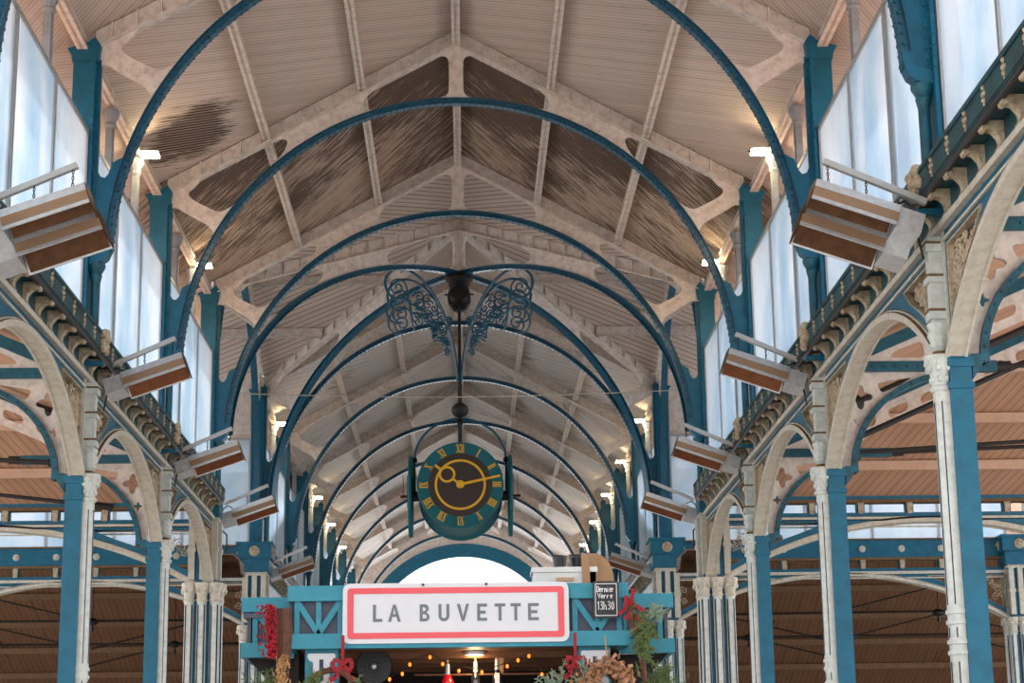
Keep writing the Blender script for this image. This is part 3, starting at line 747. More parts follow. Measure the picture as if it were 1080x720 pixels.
# ------------------------------------------------------------------ aisle halls: hipped board roofs, girders, tie rods
def slab(name, quad, mat, uvf, th=.06, up=1):
    mb = MB(); n = len(quad); mb.v = [V(p) for p in quad] + [V(p) + V((0, 0, th)) for p in quad]
    mb.f = [tuple(range(n)), tuple(n + i for i in reversed(range(n)))] + [(i, (i + 1) % n, n + (i + 1) % n, n + i) for i in range(n)]
    mb.uv = [uvf(p) for p in quad] * 2
    return tag(mb.build(name, mat, None, 0), None, None, None, 'structure')
SA = .43; X0, Y0, ZA = 5.25, 38.15, 7.6
for s in (-1, 1):
    D = 10.0; zt = ZA + SA * D
    slab('ceiling', [(s * X0, Y0, ZA), (s * (X0 + D), Y0 - D, zt), (s * (X0 + D), 2, zt), (s * X0, 2, ZA)], 'ba', lambda p: (p[1], p[0]))
    slab('ceiling', [(s * X0, Y0, ZA), (s * (X0 + D), Y0 - D, zt), (s * (X0 + D) + s * 8, Y0 - D, zt), (s * (X0 + 2 * D) + s * 8, Y0, ZA)], 'ba', lambda p, s=s: (p[0] * .94 + s * p[1] * .34, p[1]))
    slab('ceiling', [(s * (X0 + D), Y0 - D, zt), (s * (X0 + D), 2, zt), (s * (X0 + D + 8), 2, zt), (s * (X0 + D + 8), Y0 - D, zt)], 'ba', lambda p: (p[1], p[0]))
    for j, d in enumerate((1.2, 2.7, 4.2, 5.7, 7.2)):
        a = MB(); z = ZA + SA * d; a.box(X0 + d, X0 + 22, Y0 - d - .05, Y0 - d + .05, z - .2, z - .02)
        for v in a.v: v.x *= s
        tag(a.build('purlin', 'abeam', None, 0), 'pale purlin, %s from the transept, under the %s aisle roof' % (['one', 'two', 'three', 'four', 'five'][j], side(s)), 'beam', 'aisle roof purlins')
    # rear halls
    zr = 12.2
    slab('ceiling', [(s * 5.25, 48.1, 7.9), (s * 40, 48.1, 7.9), (s * 40, 62, zr), (s * 5.25, 62, zr)], 'bd', lambda p: (p[0], p[1]))
    slab('ceiling', [(s * 5.25, 62, zr), (s * 40, 62, zr), (s * 40, 82, 4.6), (s * 5.25, 82, 4.6)], 'bd', lambda p: (p[0], p[1]))
    a = MB(); a.box(5.25, 40, 82, 82.3, 0, 4.7)
    for v in a.v: v.x *= s
    struct('wall_rear_light_block_' + side(s), a, 'hillw')  # unseen back wall, added to keep the far halls dim
    for j in range(9):
        y = 63.5 + j * 2.1; z = zr - (y - 62) * (zr - 4.6) / 20
        a = MB(); a.box(5.4, 39, y - .06, y + .06, z - .24, z - .03)
        for v in a.v: v.x *= s
        tag(a.build('purlin', 'fbeam', None, 0), 'brown purlin of the far %s hall roof, %s row from the top' % (side(s), ['first', 'second', 'third', 'fourth', 'fifth', 'sixth', 'seventh', 'eighth', 'ninth'][j]), 'beam', 'far hall purlins')
    # dark tie-rod trusses under the far halls
    for j, (y, z, nmj) in enumerate(((54, 6.72, 'upper'), (58, 6.4, 'lower'))):
        r = thing('tie_rod_truss', '%s dark tie rod with hangers seen through the %s transept arch' % (nmj, side(s)), 'tie rod', (0, y, 0), 'tie rod trusses of the far halls')
        a = MB(); a.tube([(s * 5.3, 0, z), (s * 30, 0, z + .1)], .035, 6); a.build('tie_rod', 'iron', r)
        for kx in range(6):
            x = 7.2 + kx * 3.1 + j * 1.4
            a = MB(); a.tube([(s * x, 0, z), (s * x, 0, z + 2.6)], .014, 5); a.build('hanger', 'iron', r)
            a = MB(); a.ball((s * x, 0, z), .11, 8, (1.5, .8, 1)); a.lathe([(.03, -.28), (.05, -.22), (.03, -.12), (.05, 0)], (s * x, 0, z), n=8); a.build('rod_coupling', 'black', r)
            a = MB(); a.tube([(s * x, 0, z), (s * (x + 3.1), 0, z - .75 + 1.5 * (kx % 2))], .026, 6); a.build('diagonal_rod', 'iron', r)
def girder(root, s):
    bs = Basis((s, 0, 0), (0, 1, 0)); zs = lambda x: 7.33 + SA * (x - 5.14)
    XE = 11.6
    a = MB(); a.plate([(5.14, 7.27), (7.3, 7.27), (7.3, 7.41), (5.14, 7.41)], -.08, .08, bs)
    for kx in range(13): a.rivet(bs(5.3 + kx * .155, 7.34, -.08), (0, -1, 0), .02)
    a.build('tie_chord', 'teal2', root, 0)
    a = MB(); a.tube([bs(7.25, 7.34, 0), bs(XE, 7.5, 0)], .035, 8); a.tube([bs(7.25, 7.34, 0), bs(7.5, 7.35, 0)], .07, 8); a.build('tie_rod', 'iron', root)
    a = MB(); a.plate([(5.14, zs(5.14) - .04), (XE, zs(XE) - .04), (XE, zs(XE) + .13), (5.14, zs(5.14) + .13)], -.08, .08, bs); a.build('sloped_rafter', 'teal2', root, 0)
    holes = []
    for kx in range(8):
        x = 6.9 + kx * .56; cz = zs(x) - .25
        holes.append(fillet([(x - .17, cz - .08 - .07), (x + .17, cz - .08 + .07), (x + .17, cz + .08 + .07), (x - .17, cz + .08 - .07)], .12, 5))
    holes.append(fillet([(5.85, 7.47), (6.35, 7.47), (6.3, zs(6.3) - .12), (5.95, zs(5.95) - .1)], .08, 4))
    a = MB(); a.plate([(5.3, 7.41)] + soft([(6.35, 7.41), (6.6, 7.43), (6.75, 7.5), (7.0, zs(7.0) - .46)]) + [(XE, zs(XE) - .46), (XE, zs(XE) - .04), (5.3, zs(5.3) - .04)], -.02, .02, bs, holes)
    el = lambda q, rx, rz: [(6.75 - rx * cos(t * pi / 2 / 14), 5.9 + rz * sin(t * pi / 2 / 14)) for t in range(15)]
    inn, out = el(0, 1.42, 1.30), el(0, 1.5, 1.37)
    low = [(5.16, 5.95)] + out + [(6.75, 7.27), (5.16, 7.27)]
    def clover(x, z, r):
        return [(x + r * (1 + .35 * cos(4 * t * 2 * pi / 24)) * cos(t * 2 * pi / 24), z + r * (1 + .35 * cos(4 * t * 2 * pi / 24)) * sin(t * 2 * pi / 24)) for t in range(24)]
    a.plate(low, -.02, .02, bs, [clover(5.43, 6.93, .13), clover(5.33, 6.55, .055), fillet([(5.66, 7.12), (6.15, 7.2), (6.0, 7.1), (5.72, 6.98)], .05, 3)])
    a.build('pierced_web', 'white', root, 0)
    a = MB(); a.band(inn, out, -.1, .1, bs)
    for kx in range(0, 15): a.rivet(bs((inn[kx][0] + out[kx][0]) / 2, (inn[kx][1] + out[kx][1]) / 2, -.1), (0, -1, 0), .02)
    a.plate([(5.16, 5.72), (5.28, 5.9), (5.34, 5.9), (5.34, 5.98), (5.16, 5.98)], -.1, .1, bs)
    a.build('bracket_rib', 'teal2', root, 20)
gd = {}
for s in (-1, 1):
    for i in range(3):
        lb = 'teal aisle girder with pierced white web, on the %s %s' % (side(s), CL[i])
        if s not in gd: r = thing('aisle_girder', lb, 'girder', (0, TY[i], 0), 'pierced aisle girders'); girder(r, s); gd[s] = r
        else: dup(gd[s], (0, TY[i], 0), lb)
rods = [((6.1, 31, 7.25), (9.6, 31, 8.78), .05, 'thick sloping dark tie rod behind the second right column'), ((6.3, 31, 7.2), (11, 31, 7.47), .035, 'thin nearly level dark tie rod with coupling behind the right columns'),
        ((6.1, 29, 7.6), (11, 29, 9.7), .06, 'upper sloping dark strut behind the right columns'),
        ((-8.4, 31, 7.27), (-6.45, 31, 7.16), .04, 'thick dark tie rod with end coupling at the left edge'), ((-8.4, 34, 7.15), (-6.3, 34, 6.9), .035, 'lower dark tie rod behind the nearest left column'),
        ((-9.0, 29, 8.6), (-6.3, 29, 7.6), .05, 'upper sloping dark strut at the left edge')]
for p, q, r_, lb in rods:
    t = thing('tie_rod', lb, 'tie rod', p, 'aisle tie rods')
    a = MB(); a.tube([(0, 0, 0), V(q) - V(p)], r_, 8); a.build('rod', 'iron', t)
    e = V(q) - V(p) if p[0] < 0 else V((0, 0, 0)); d = (V(q) - V(p)).normalized()
    a = MB(); a.tube([e - d * .22, e + d * .16], r_ * 1.9, 8); a.build('coupling', 'black', t)

# ------------------------------------------------------------------ far end wall with its arched opening
a = MB(); ro = [(4.55 * cos(t), 8.45 + 4.62 * sin(t)) for t in [pi * i / 40 for i in range(41)]]
a.plate([(-6.3, 5.0), (-4.55, 5.0)] + list(reversed(ro)) + [(4.55, 5.0), (6.3, 5.0), (6.3, ZC - RS * 6.3), (0, ZC), (-6.3, ZC - RS * 6.3)], 91.0, 91.3)
struct('wall_end', a, 'white')
a = MB(); a.band([(4.5 * cos(t), 8.45 + 4.57 * sin(t)) for t in [pi * i / 40 for i in range(41)]], [(5.1 * cos(t), 8.45 + 5.2 * sin(t)) for t in [pi * i / 40 for i in range(41)]], 90.85, 91.1); struct('trim_1', a, 'teal')
# roofs of the town seen through it
t = thing('distant_house', 'tiny pale spire and roofs in the bright arched end opening', 'building', (0, 200, 0))
a = MB(); a.box(-14, 14, -4, 4, 0, 22.4); a.build('house_wall', 'haze', t, 0)
a = MB(); a.box(-12, 9, -4.4, 4.4, 22.4, 22.9); a.build('house_roof', 'haze', t, 0)
a = MB(); a.lathe([(.7, 22.4), (.7, 23.4), (.9, 23.5), (.4, 24.2), (.15, 24.8), (.02, 25.8)], (2.0, 0, 0), n=10); a.build('spire', 'haze', t)

# ------------------------------------------------------------------ heaters
def heater_parts(root, s, double):
    R = Matrix.Rotation(math.radians(19), 3, 'Y') if True else None
    def put(mb, off):
        for i, v in enumerate(mb.v):
            q = R @ v if False else V((v.x, v.y, v.z - .0))
            # slope: rises towards the nave centre (local -x)
            q = V((v.x * cos(.33) + v.z * sin(.33), v.y, -v.x * sin(.33) + v.z * cos(.33)))
            q += V(off); mb.v[i] = V((q.x * s, q.y, q.z))
        return mb
    units = [(-.53, 0, .0)] + ([(-.6, .34, -.17)] if double else [])
    for off in units:
        T = lambda pts: [(y, z) for y, z in pts]
        b = Basis((0, 1, 0), (1, 0, 0))
        a = MB(); a.plate([(-.15, .13), (.2, .13), (.26, -.18), (.235, -.18), (.18, .11), (-.14, .11), (-.185, .03), (-.2, .035)], -.46, .42, b)
        a.plate([(-.24, -.11), (-.22, -.07), (-.21, -.07), (-.225, -.115)], -.46, .42, b)
        h = put(a, off).build('housing', 'galv', root, 0)
        a = MB(); a.plate([(-.2, .035), (-.185, .03), (-.21, -.07), (-.222, -.07)], -.46, .42, b); put(a, off).build('side_panel', 'tan', h, 0)
        a = MB(); a.plate([(-.2, -.08), (-.13, .06), (.13, .06), (.22, -.16), (.21, -.17), (.12, .045), (-.12, .045), (-.19, -.085)], -.44, .4, b); put(a, off).build('reflector', 'dcop' if double else 'copper', h, 0)
        a = MB(); a.plate([(-.15, .13), (.2, .13), (.26, -.18), (-.225, -.11), (-.2, .03)], -.47, -.455, b); put(a, off).build('end_plate', 'dcop', h, 0)
        a = MB(); a.plate([(-.16, .11), (.14, .11), (.2, -.15), (-.2, -.11)], .425, .68, b); put(a, off).build('burner_box', 'galv', h, 0)
        a = MB(); a.tube([(-.42, 0, .0), (.4, 0, .0)], .022, 8); put(a, off).build('element', 'dcop', h)
    a = MB(); a.beam((s * (.2 if double else .05), 0, .06 if double else .12), (s * -.82, 0, .5), (0, 0, 1), .035, -.03, .03); a.build('support_arm', 'alu', root, 0)
    for x, z in ((-.78, .48), (-.4, .3)):
        a = MB(); zt = z + .0; zb = .13 + (-.9 - x) * -.34 * -1 if False else z - .2
        n = 6
        for kx in range(n):
            zz = zt - (zt - zb) * (kx + .5) / n; h = (zt - zb) / n * .62
            pts = [V((s * x, 0, zz)) + (V((h * .5 * cos(q), 0, h * sin(q))) if kx % 2 else V((0, h * .5 * cos(q), h * sin(q)))) for q in [2 * pi * w / 8 for w in range(8)]]
            a.tube(pts, .005, 4, closed=True)
        a.build('chain', 'iron', root)
    a = MB(); a.tube([(s * -.1, .05, .05), (s * .0, .08, .1), (s * .1, .1, .02), (s * .12, .12, -.25), (s * .16, .1, -.5)], .012, 6); a.build('cable', 'black', root)
HY = [18.35, 26.0, 32.6, 38.7, 48.4]; HN = ['nearest and largest double radiant heater with two troughs', 'second radiant heater', 'third radiant heater', 'fourth radiant heater, hung at the crossing corner', 'fifth and smallest radiant heater, just above the kiosk']
h1 = {}
for s in (-1, 1):
    for i, y in enumerate(HY):
        lb = '%s on the %s cornice' % (HN[i], side(s)); loc = (s * (4.57 if i == 0 else 4.72), y, 7.45 if i == 0 else 7.52)
        if i == 0: r = thing('radiant_heater', lb, 'heater', loc, 'radiant heaters on the cornices'); heater_parts(r, s, True)
        elif s not in h1: r = thing('radiant_heater', lb, 'heater', loc, 'radiant heaters on the cornices'); heater_parts(r, s, False); h1[s] = r
        else: dup(h1[s], loc, lb)
    r = thing('transept_heater', 'tan topped heater with dark mouth beside the %s crossing pier' % side(s), 'heater', (s * 5.25, 43.0, 7.0), 'transept heaters')
    a = MB(); b = Basis((1, 0, 0), (0, 1, 0)); a.plate([(-.22, .12), (.22, .12), (.36, -.02), (.34, -.03), (.2, .1), (-.2, .1), (-.34, -.03), (-.36, -.02)], -.45, .45, b); h = a.build('housing', 'tan', r, 0)
    a = MB(); a.plate([(-.34, -.03), (-.2, .09), (.2, .09), (.34, -.03), (.38, -.3), (.36, -.3), (.3, -.04), (-.3, -.04), (-.36, -.3), (-.38, -.3)], -.44, .44, b); a.plate([(-.36, -.3), (-.3, -.04), (.3, -.04), (.36, -.3)], .42, .44, b); a.build('reflector', 'dcop', r, 0)
    a = MB(); a.tube([(0, 0, .1), (0, 0, .6), (s * .3, 0, .9)], .02, 6); a.build('hanger', 'iron', r)

# ------------------------------------------------------------------ crossing: boss, scroll bracket, four-faced clock
t = thing('roof_boss', 'black round boss where the diagonal ribs meet at the crossing', 'boss', (0, YC, 0))
a = MB(); a.lathe([(.3, 13.62), (.34, 13.52), (.26, 13.42), (.2, 13.34), (.24, 13.3), (.18, 13.2)], n=14); a.build('collar', 'black', t)
a = MB(); a.lathe([(.05, -.12), (.2, -.1), (.26, 0), (.27, .25), (.24, .42), (.1, .44)], (0, -.3, 13.08), (0, 1, -.28), 18)
for kx in range(8): a.tube([V((.26 * cos(kx * pi / 4), -.3, 13.08 + .26 * sin(kx * pi / 4))), V((.33 * cos(kx * pi / 4), -.28, 13.08 + .33 * sin(kx * pi / 4)))], .02, 5)
a.build('drum', 'black', t)
t = thing('scroll_bracket', 'teal wrought-iron bracket with leafy scrolls spreading above the clock', 'bracket', (0, YC, 0))
a = MB(); a.tube([(0, 0, 13.2), (0, 0, 11.1)], .035, 8); a.build('stem', 'black', t)
def wr(u, path): return [(u[0] * x, u[1] * x, z) for x, z in path]
for (ux, uy) in ((.94, -.34), (-.94, -.34), (.94, .34), (-.94, .34)):
    u = (ux, uy); a = MB()
    def bez(p0, p1, p2, p3, n=16): return [tuple(V(p0) * (1 - q) ** 3 + V(p1) * 3 * q * (1 - q) ** 2 + V(p2) * 3 * q * q * (1 - q) + V(p3) * q ** 3) for q in [i / n for i in range(n + 1)]]
    main = bez((.04, 11.1), (.1, 12.3), (.55, 13.3), (1.15, 13.6)) + bez((1.15, 13.6), (1.45, 13.75), (1.78, 13.6), (1.8, 13.3), 8)[1:] + bez((1.8, 13.3), (1.78, 12.95), (1.5, 12.85), (1.34, 13.0), 8)[1:]
    a.tube(wr(u, main), .032, 7); rb = a.build('main_rib', 'rib', t)
    a = MB()
    a.tube(wr(u, spiral(1.5, 13.2, .24, 1.7, 3.6, -1, 24)), .022, 6)
    a.tube(wr(u, bez((1.62, 12.95), (1.9, 12.7), (1.75, 12.3), (1.45, 12.35))), .024, 6)
    a.tube(wr(u, spiral(1.42, 12.58, .22, 1.6, -1.6, 1, 24)), .022, 6)
    a.tube(wr(u, bez((1.35, 12.95), (1.1, 12.9), (1.25, 12.5), (1.05, 12.38))), [.03] * 10 + [.02] * 7, 6)
    for (cx, cz, r0, tn, a0, sg) in ((.98, 13.02, .14, 1.4, 0, 1), (.78, 12.98, .13, 1.4, 3, -1), (1.02, 12.6, .14, 1.5, 1, 1), (.78, 12.62, .12, 1.5, 4, -1), (.62, 12.78, .1, 1.3, 2, 1), (.58, 12.45, .13, 1.4, 0, -1),
                                     (.42, 12.3, .12, 1.4, 2, 1), (.62, 12.2, .1, 1.4, 5, -1), (.36, 12.02, .1, 1.4, 1, 1), (.3, 11.78, .08, 1.3, 3, -1), (.46, 12.6, .1, 1.3, 3, -1), (.26, 12.5, .12, 1.4, 0, 1)):
        a.tube(wr(u, spiral(cx, cz, r0, tn, a0, sg, 18)), .018, 5)
    a.tube(wr(u, bez((1.2, 12.85), (.8, 12.7), (.5, 12.5), (.3, 11.85))), .02, 6)
    a.build('scrolls', 'rib', t)
    a = MB()
    for kx in range(16):
        q = kx / 15; x = 1.15 - .85 * q + random.uniform(-.08, .08); z = 12.95 - 1.0 * q ** 1.2 + random.uniform(-.14, .1)
        a.ball((u[0] * x, u[1] * x, z), .05, 6, (1.5, 1, .6))
    a.build('leaves', 'rib', t)

CK = V((0, YC, 8.52)); R0 = .96
t = thing('clock', 'large teal hanging clock with gold Roman numerals and brown centre', 'clock', CK)
yf = -1.1
a = MB(); a.lathe([(R0 - .02, 0), (R0, .03), (R0, .16), (R0 - .05, .18), (R0 - .05, 2.02), (R0, 2.04), (R0, 2.17), (R0 - .02, 2.2)], (0, yf, 0), (0, 1, 0), 56); a.build('drum', 'clockteal', t, 30)
a = MB(); a.band([(.67 * cos(q), .67 * sin(q)) for q in [2 * pi * i / 56 for i in range(57)]], [((R0 - .01) * cos(q), (R0 - .01) * sin(q)) for q in [2 * pi * i / 56 for i in range(57)]], yf - .012, yf - .002); dial = a.build('hour_ring', 'clockteal', t, 0)
a = MB(); a.lathe([(.7, 0), (.7, .02)], (0, yf - .022, 0), (0, 1, 0), 48); a.build('centre_disc', 'clockbrown', t, 0)
a = MB(); a.band([(.515 * cos(q), .515 * sin(q)) for q in [2 * pi * i / 56 for i in range(57)]], [(.565 * cos(q), .565 * sin(q)) for q in [2 * pi * i / 56 for i in range(57)]], yf - .035, yf - .02); a.build('gold_ring', 'gold', t, 0)
ROM = ['XII', 'I', 'II', 'III', 'IIII', 'V', 'VI', 'VII', 'VIII', 'IX', 'X', 'XI']
def seg(mb, p, q, w, y0, y1, f):
    p, q = V(p), V(q); d = (q - p).normalized(); n_ = V((-d.y, d.x)) * w / 2
    mb.plate([f(p + n_), f(p - n_), f(q - n_), f(q + n_)], y0, y1)
for h, s_ in enumerate(ROM):
    an = -h * pi / 6; ca, sa = cos(an), sin(an); H = .17; W_ = {'I': .042, 'V': .095, 'X': .1}; tot = sum(W_[c] for c in s_); x = -tot / 2; a = MB()
    f = lambda p: (ca * p.x - sa * (p.y + .81), sa * p.x + ca * (p.y + .81))
    for c in s_:
        w = W_[c]; xm = x + w / 2
        if c == 'I': seg(a, (xm, -H / 2), (xm, H / 2), .024, yf - .03, yf - .012, f)
        if c == 'V': seg(a, (xm - .034, H / 2), (xm, -H / 2), .026, yf - .03, yf - .012, f); seg(a, (xm + .034, H / 2), (xm, -H / 2), .012, yf - .03, yf - .012, f)
        if c == 'X': seg(a, (xm - .036, H / 2), (xm + .036, -H / 2), .026, yf - .03, yf - .012, f); seg(a, (xm + .036, H / 2), (xm - .036, -H / 2), .012, yf - .03, yf - .012, f)
        x += w
    for z in (-H / 2, H / 2): seg(a, (-tot / 2, z), (tot / 2, z), .012, yf - .03, yf - .012, f)
    a.build('numeral', 'gold', t, 0)
ang = lambda deg: (sin(math.radians(deg)), cos(math.radians(deg)))
mh, hh = ang(78), ang(-52)
I2 = lambda p: (p.x, p.y)
a = MB(); m0, m1 = V(mh) * .06, V(mh) * .9; nn = V((-mh[1], mh[0])); a.plate([I2(m0 + nn * .03), I2(m0 - nn * .03), I2(m1 - nn * .02), I2(m1 + nn * .02)], yf - .075, yf - .06)
a.build('minute_hand', 'gold', t, 0)
a = MB(); seg(a, V(hh) * .05, V(hh) * .2, .05, yf - .06, yf - .045, I2); cc = V(hh) * .37
a.band([(cc.x + .135 * cos(q), cc.y + .135 * sin(q)) for q in [2 * pi * i / 32 for i in range(33)]], [(cc.x + .185 * cos(q), cc.y + .185 * sin(q)) for q in [2 * pi * i / 32 for i in range(33)]], yf - .06, yf - .045)
seg(a, V(hh) * .55, V(hh) * .71, .055, yf - .06, yf - .045, I2); a.build('hour_hand', 'gold', t, 0)
a = MB(); a.lathe([(.09, 0), (.09, .04), (.05, .06), (.02, .07)], (0, yf - .05, 0), (0, -1, 0), 16); a.build('hub', 'gold', t)
for s in (-1, 1):
    a = MB(); a.lathe([(.9, 0), (.93, .02), (.93, .07), (.9, .09)], (s * 1.08, 0, -.08), (s, 0, 0), 48); sd = a.build('side_dial', 'clockteal', t, 30)
    a = MB(); a.tube([(s * 1.15, 0, -.08), (s * 1.36, 0, -.08)], .03, 8); a.box(min(s * 1.29, s * 1.305), max(s * 1.29, s * 1.305), -.025, .025, -.15, .4); a.box(min(s * 1.2, s * 1.212), max(s * 1.2, s * 1.212), -.025, .025, -.35, .4); a.build('side_hands', 'dcop', sd)
    a = MB(); a.tube([(s * .9, 0, -.08), (s * 1.1, 0, -.08)], .12, 10); a.build('axle', 'black', sd); a = MB(); a.ball((s * 1.04, 0, .75), .07, 8); a.build('knob', 'black', sd)
a = MB(); hp = [(-1.04, -.1), (-1.04, .5)] + [(1.04 * cos(q), .75 + .95 * sin(q)) for q in [pi - pi * i / 24 for i in range(25)]] + [(1.04, .5), (1.04, -.1)]
a.tube([(x, 0, z) for x, z in hp], .028, 8); a.build('hoop', 'rib', t)
a = MB(); a.tube([(0, 0, .9), (0, 0, 2.62)], .05, 8); a.ball((0, 0, 1.9), .2, 14, (1, 1, .9)); a.lathe([(.05, 1.55), (.1, 1.62), (.05, 1.7)], n=10); a.build('suspension_rod', 'iron', t)
t = thing('cable', 'thin pale cable stretched across the nave behind the third truss', 'cable', (0, 41, 0))
a = MB(); a.tube([(-4.9 + 9.8 * i / 30, 0, 10.42 - .12 * sin(pi * i / 30)) for i in range(31)], .012, 5); a.build('wire', 'cream', t)

# ------------------------------------------------------------------ kiosk
K = thing('kiosk', 'turquoise wooden drinks kiosk with lattice frieze and dark open front', 'kiosk', (0, 16.5, 0))
def kb(name, mat, *bx, par=K, sm=0):
    a = MB()
    for b in bx: a.box(*b)
    return a.build(name, mat, par, sm)
kb('top_beam', 'kteal', (-1.42, 1.5, 0, .1, 3.39, 3.52)); kb('lower_beam', 'kteal', (-1.42, 1.5, -.02, .1, 2.985, 3.11))
kb('frieze_board', 'kgrey', (-1.36, 1.44, .06, .09, 3.1, 3.4))
def lat(x0, x1, z0, z1, y, half=False, flip=1):
    a = MB(); xm = (x0 + x1) / 2; w = .045
    for x in ((x0, x1) if half else (x0, xm, x1)): a.box(x - w / 2, x + w / 2, y, y + .03, z0, z1)
    b = Basis((1, 0, 0), (0, 1, 0), (0, y, 0))
    def sg(p, q):
        p, q = V(p), V(q); d = (q - p).normalized(); n_ = V((-d.y, d.x)) * w * .55; a.plate([tuple(p + n_), tuple(p - n_), tuple(q - n_), tuple(q + n_)], -.005, .02, b)
    if half: sg((x0, z1) if flip > 0 else (x1, z1), (x1, z0) if flip > 0 else (x0, z0))
    else: sg((x0, z1), (xm, z0)); sg((x1, z1), (xm, z0))
    return a
lat(-1.34, -.97, 3.11, 3.39, .03).build('lattice', 'kteal', K, 0); lat(1.04, 1.42, 3.11, 3.39, .03).build('lattice', 'kteal', K, 0)
for s in (-1, 1):
    xo, xi = (1.87, 1.4) if s < 0 else (1.94, 1.46)
    X = lambda a_, b_: (min(s * a_, s * b_), max(s * a_, s * b_))
    kb('wing_top_beam', 'kteal', X(xi, xo) + (.5, .6, 3.352, 3.477), X(xo - .1, xo) + (.6, 3.0, 3.352, 3.477))
    kb('wing_lower_beam', 'kteal', X(xi, xo) + (.48, .6, 2.956, 3.08), X(xo - .1, xo) + (.6, 3.0, 2.956, 3.08))
    kb('wing_board', 'kgrey', X(xi + .03, xo - .1) + (.56, .58, 3.06, 3.36), X(xo - .08, xo - .05) + (.56, 3.0, 3.06, 3.36))
    lat(min(s * 1.5, s * (xo - .12)), max(s * 1.5, s * (xo - .12)), 3.08, 3.352, .53, True, -s if False else (1 if s < 0 else -1)).build('lattice', 'kteal', K, 0)
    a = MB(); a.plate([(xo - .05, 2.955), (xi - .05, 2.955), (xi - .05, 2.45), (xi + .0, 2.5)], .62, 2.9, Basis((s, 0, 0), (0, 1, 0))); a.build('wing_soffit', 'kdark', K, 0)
for b_ in ((-1.42, -1.32, .1, .5, 3.39, 3.52), (1.4, 1.5, .1, .5, 3.39, 3.52), (-1.42, -1.32, .1, .5, 2.985, 3.11), (1.4, 1.5, .1, .5, 2.985, 3.11)): kb('side_return', 'kteal', b_)
kb('side_panel', 'kgrey', (-1.41, -1.38, .1, .5, 3.1, 3.4), (1.43, 1.46, .1, .5, 3.1, 3.4))
for x0, x1 in ((-1.27, -.99), (1.07, 1.34)):
    p = kb('post', 'kteal', (x0, x1, .08, .3, 0, 2.985))
    xm = (x0 + x1) / 2 + (-.0); a = MB(); w, h = .115, .13
    def cusp(x, z): return [(x - .115, z + .12), (x - .12, z + .09), (x - .105, z + .06), (x - .07, z + .05), (x - .07, z - .1), (x - .105, z - .11), (x - .12, z - .14), (x - .11, z - .17), (x + .11, z - .17), (x + .12, z - .14), (x + .105, z - .11), (x + .07, z - .1), (x + .07, z + .05), (x + .105, z + .06), (x + .12, z + .09), (x + .115, z + .12)]
    a.plate(fillet(cusp(xm, 2.83), .02, 3), .06, .08, XZ, [[(xm - .018, 2.72), (xm + .018, 2.72), (xm + .018, 2.9), (xm - .018, 2.9)]]); br = a.build('fretwork_bracket', 'signw', p, 0)
    kb('slot', 'groove', (xm - .018, xm + .018, .07, .078, 2.72, 2.9), par=br)
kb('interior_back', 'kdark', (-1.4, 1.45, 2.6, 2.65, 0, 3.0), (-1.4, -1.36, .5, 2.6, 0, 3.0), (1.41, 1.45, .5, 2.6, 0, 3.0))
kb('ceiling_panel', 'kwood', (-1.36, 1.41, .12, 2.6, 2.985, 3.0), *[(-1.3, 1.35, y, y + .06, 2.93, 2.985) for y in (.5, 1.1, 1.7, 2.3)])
kb('roof_board', 'kgrey', (-1.85, 1.9, .5, 3.0, 3.3, 3.34))
kb('bottle_rail', 'twig', (-.35, .95, .58, .61, 2.785, 2.80))
sp = thing('ceiling_spot', 'lit warm spot recessed in the kiosk ceiling behind the sign', 'light', (.18, 16.95, 2.98))
a = MB(); a.lathe([(.09, 0), (.09, -.03), (.07, -.03)], n=16); a.build('rim', 'galv', sp); a = MB(); a.lathe([(.065, -.025), (.065, -.034)], n=16); a.build('lens', 'puck', sp)
la = bpy.data.lights.new('spot_glow', 'POINT'); la.energy = 5; la.color = (1, .66, .34); la.shadow_soft_size = .05
lo = bpy.data.objects.new('spot_glow', la); COL.objects.link(lo); lo.location = (.18, 16.95, 2.88)
# sign
S = thing('sign', 'white town-style sign with red border reading LA BUVETTE', 'sign', (.02, 16.46, 3.275))
rr = lambda w, h, r: fillet([(-w, -h), (w, -h), (w, h), (-w, h)], r, 6)
a = MB(); a.plate(rr(.965, .255, .07), 0, .025); a.build('plate', 'signw', S, 0)
a = MB(); a.plate(rr(.925, .215, .035), -.006, 0, XZ, [rr(.872, .165, .008)]); a.build('border', 'signr', S, 0)
T = .026; x0f = lambda px: (px - 481) / 240 * 1.93
def stroke(mb, pts):
    pts = [V(p) for p in pts]; A_, B_ = [], []; m = len(pts)
    for i, p in enumerate(pts):
        d0 = (p - pts[i - 1]).normalized() if i else (pts[1] - p).normalized(); d1 = (pts[i + 1] - p).normalized() if i < m - 1 else d0
        n0, n1 = V((-d0.y, d0.x)), V((-d1.y, d1.x)); n_ = (n0 + n1).normalized(); k_ = T / 2 / max(.35, n_.dot(n0))
        A_.append(tuple(p + n_ * k_)); B_.append(tuple(p - n_ * k_))
    mb.band(A_, B_, -.004, 0)
H2 = .06
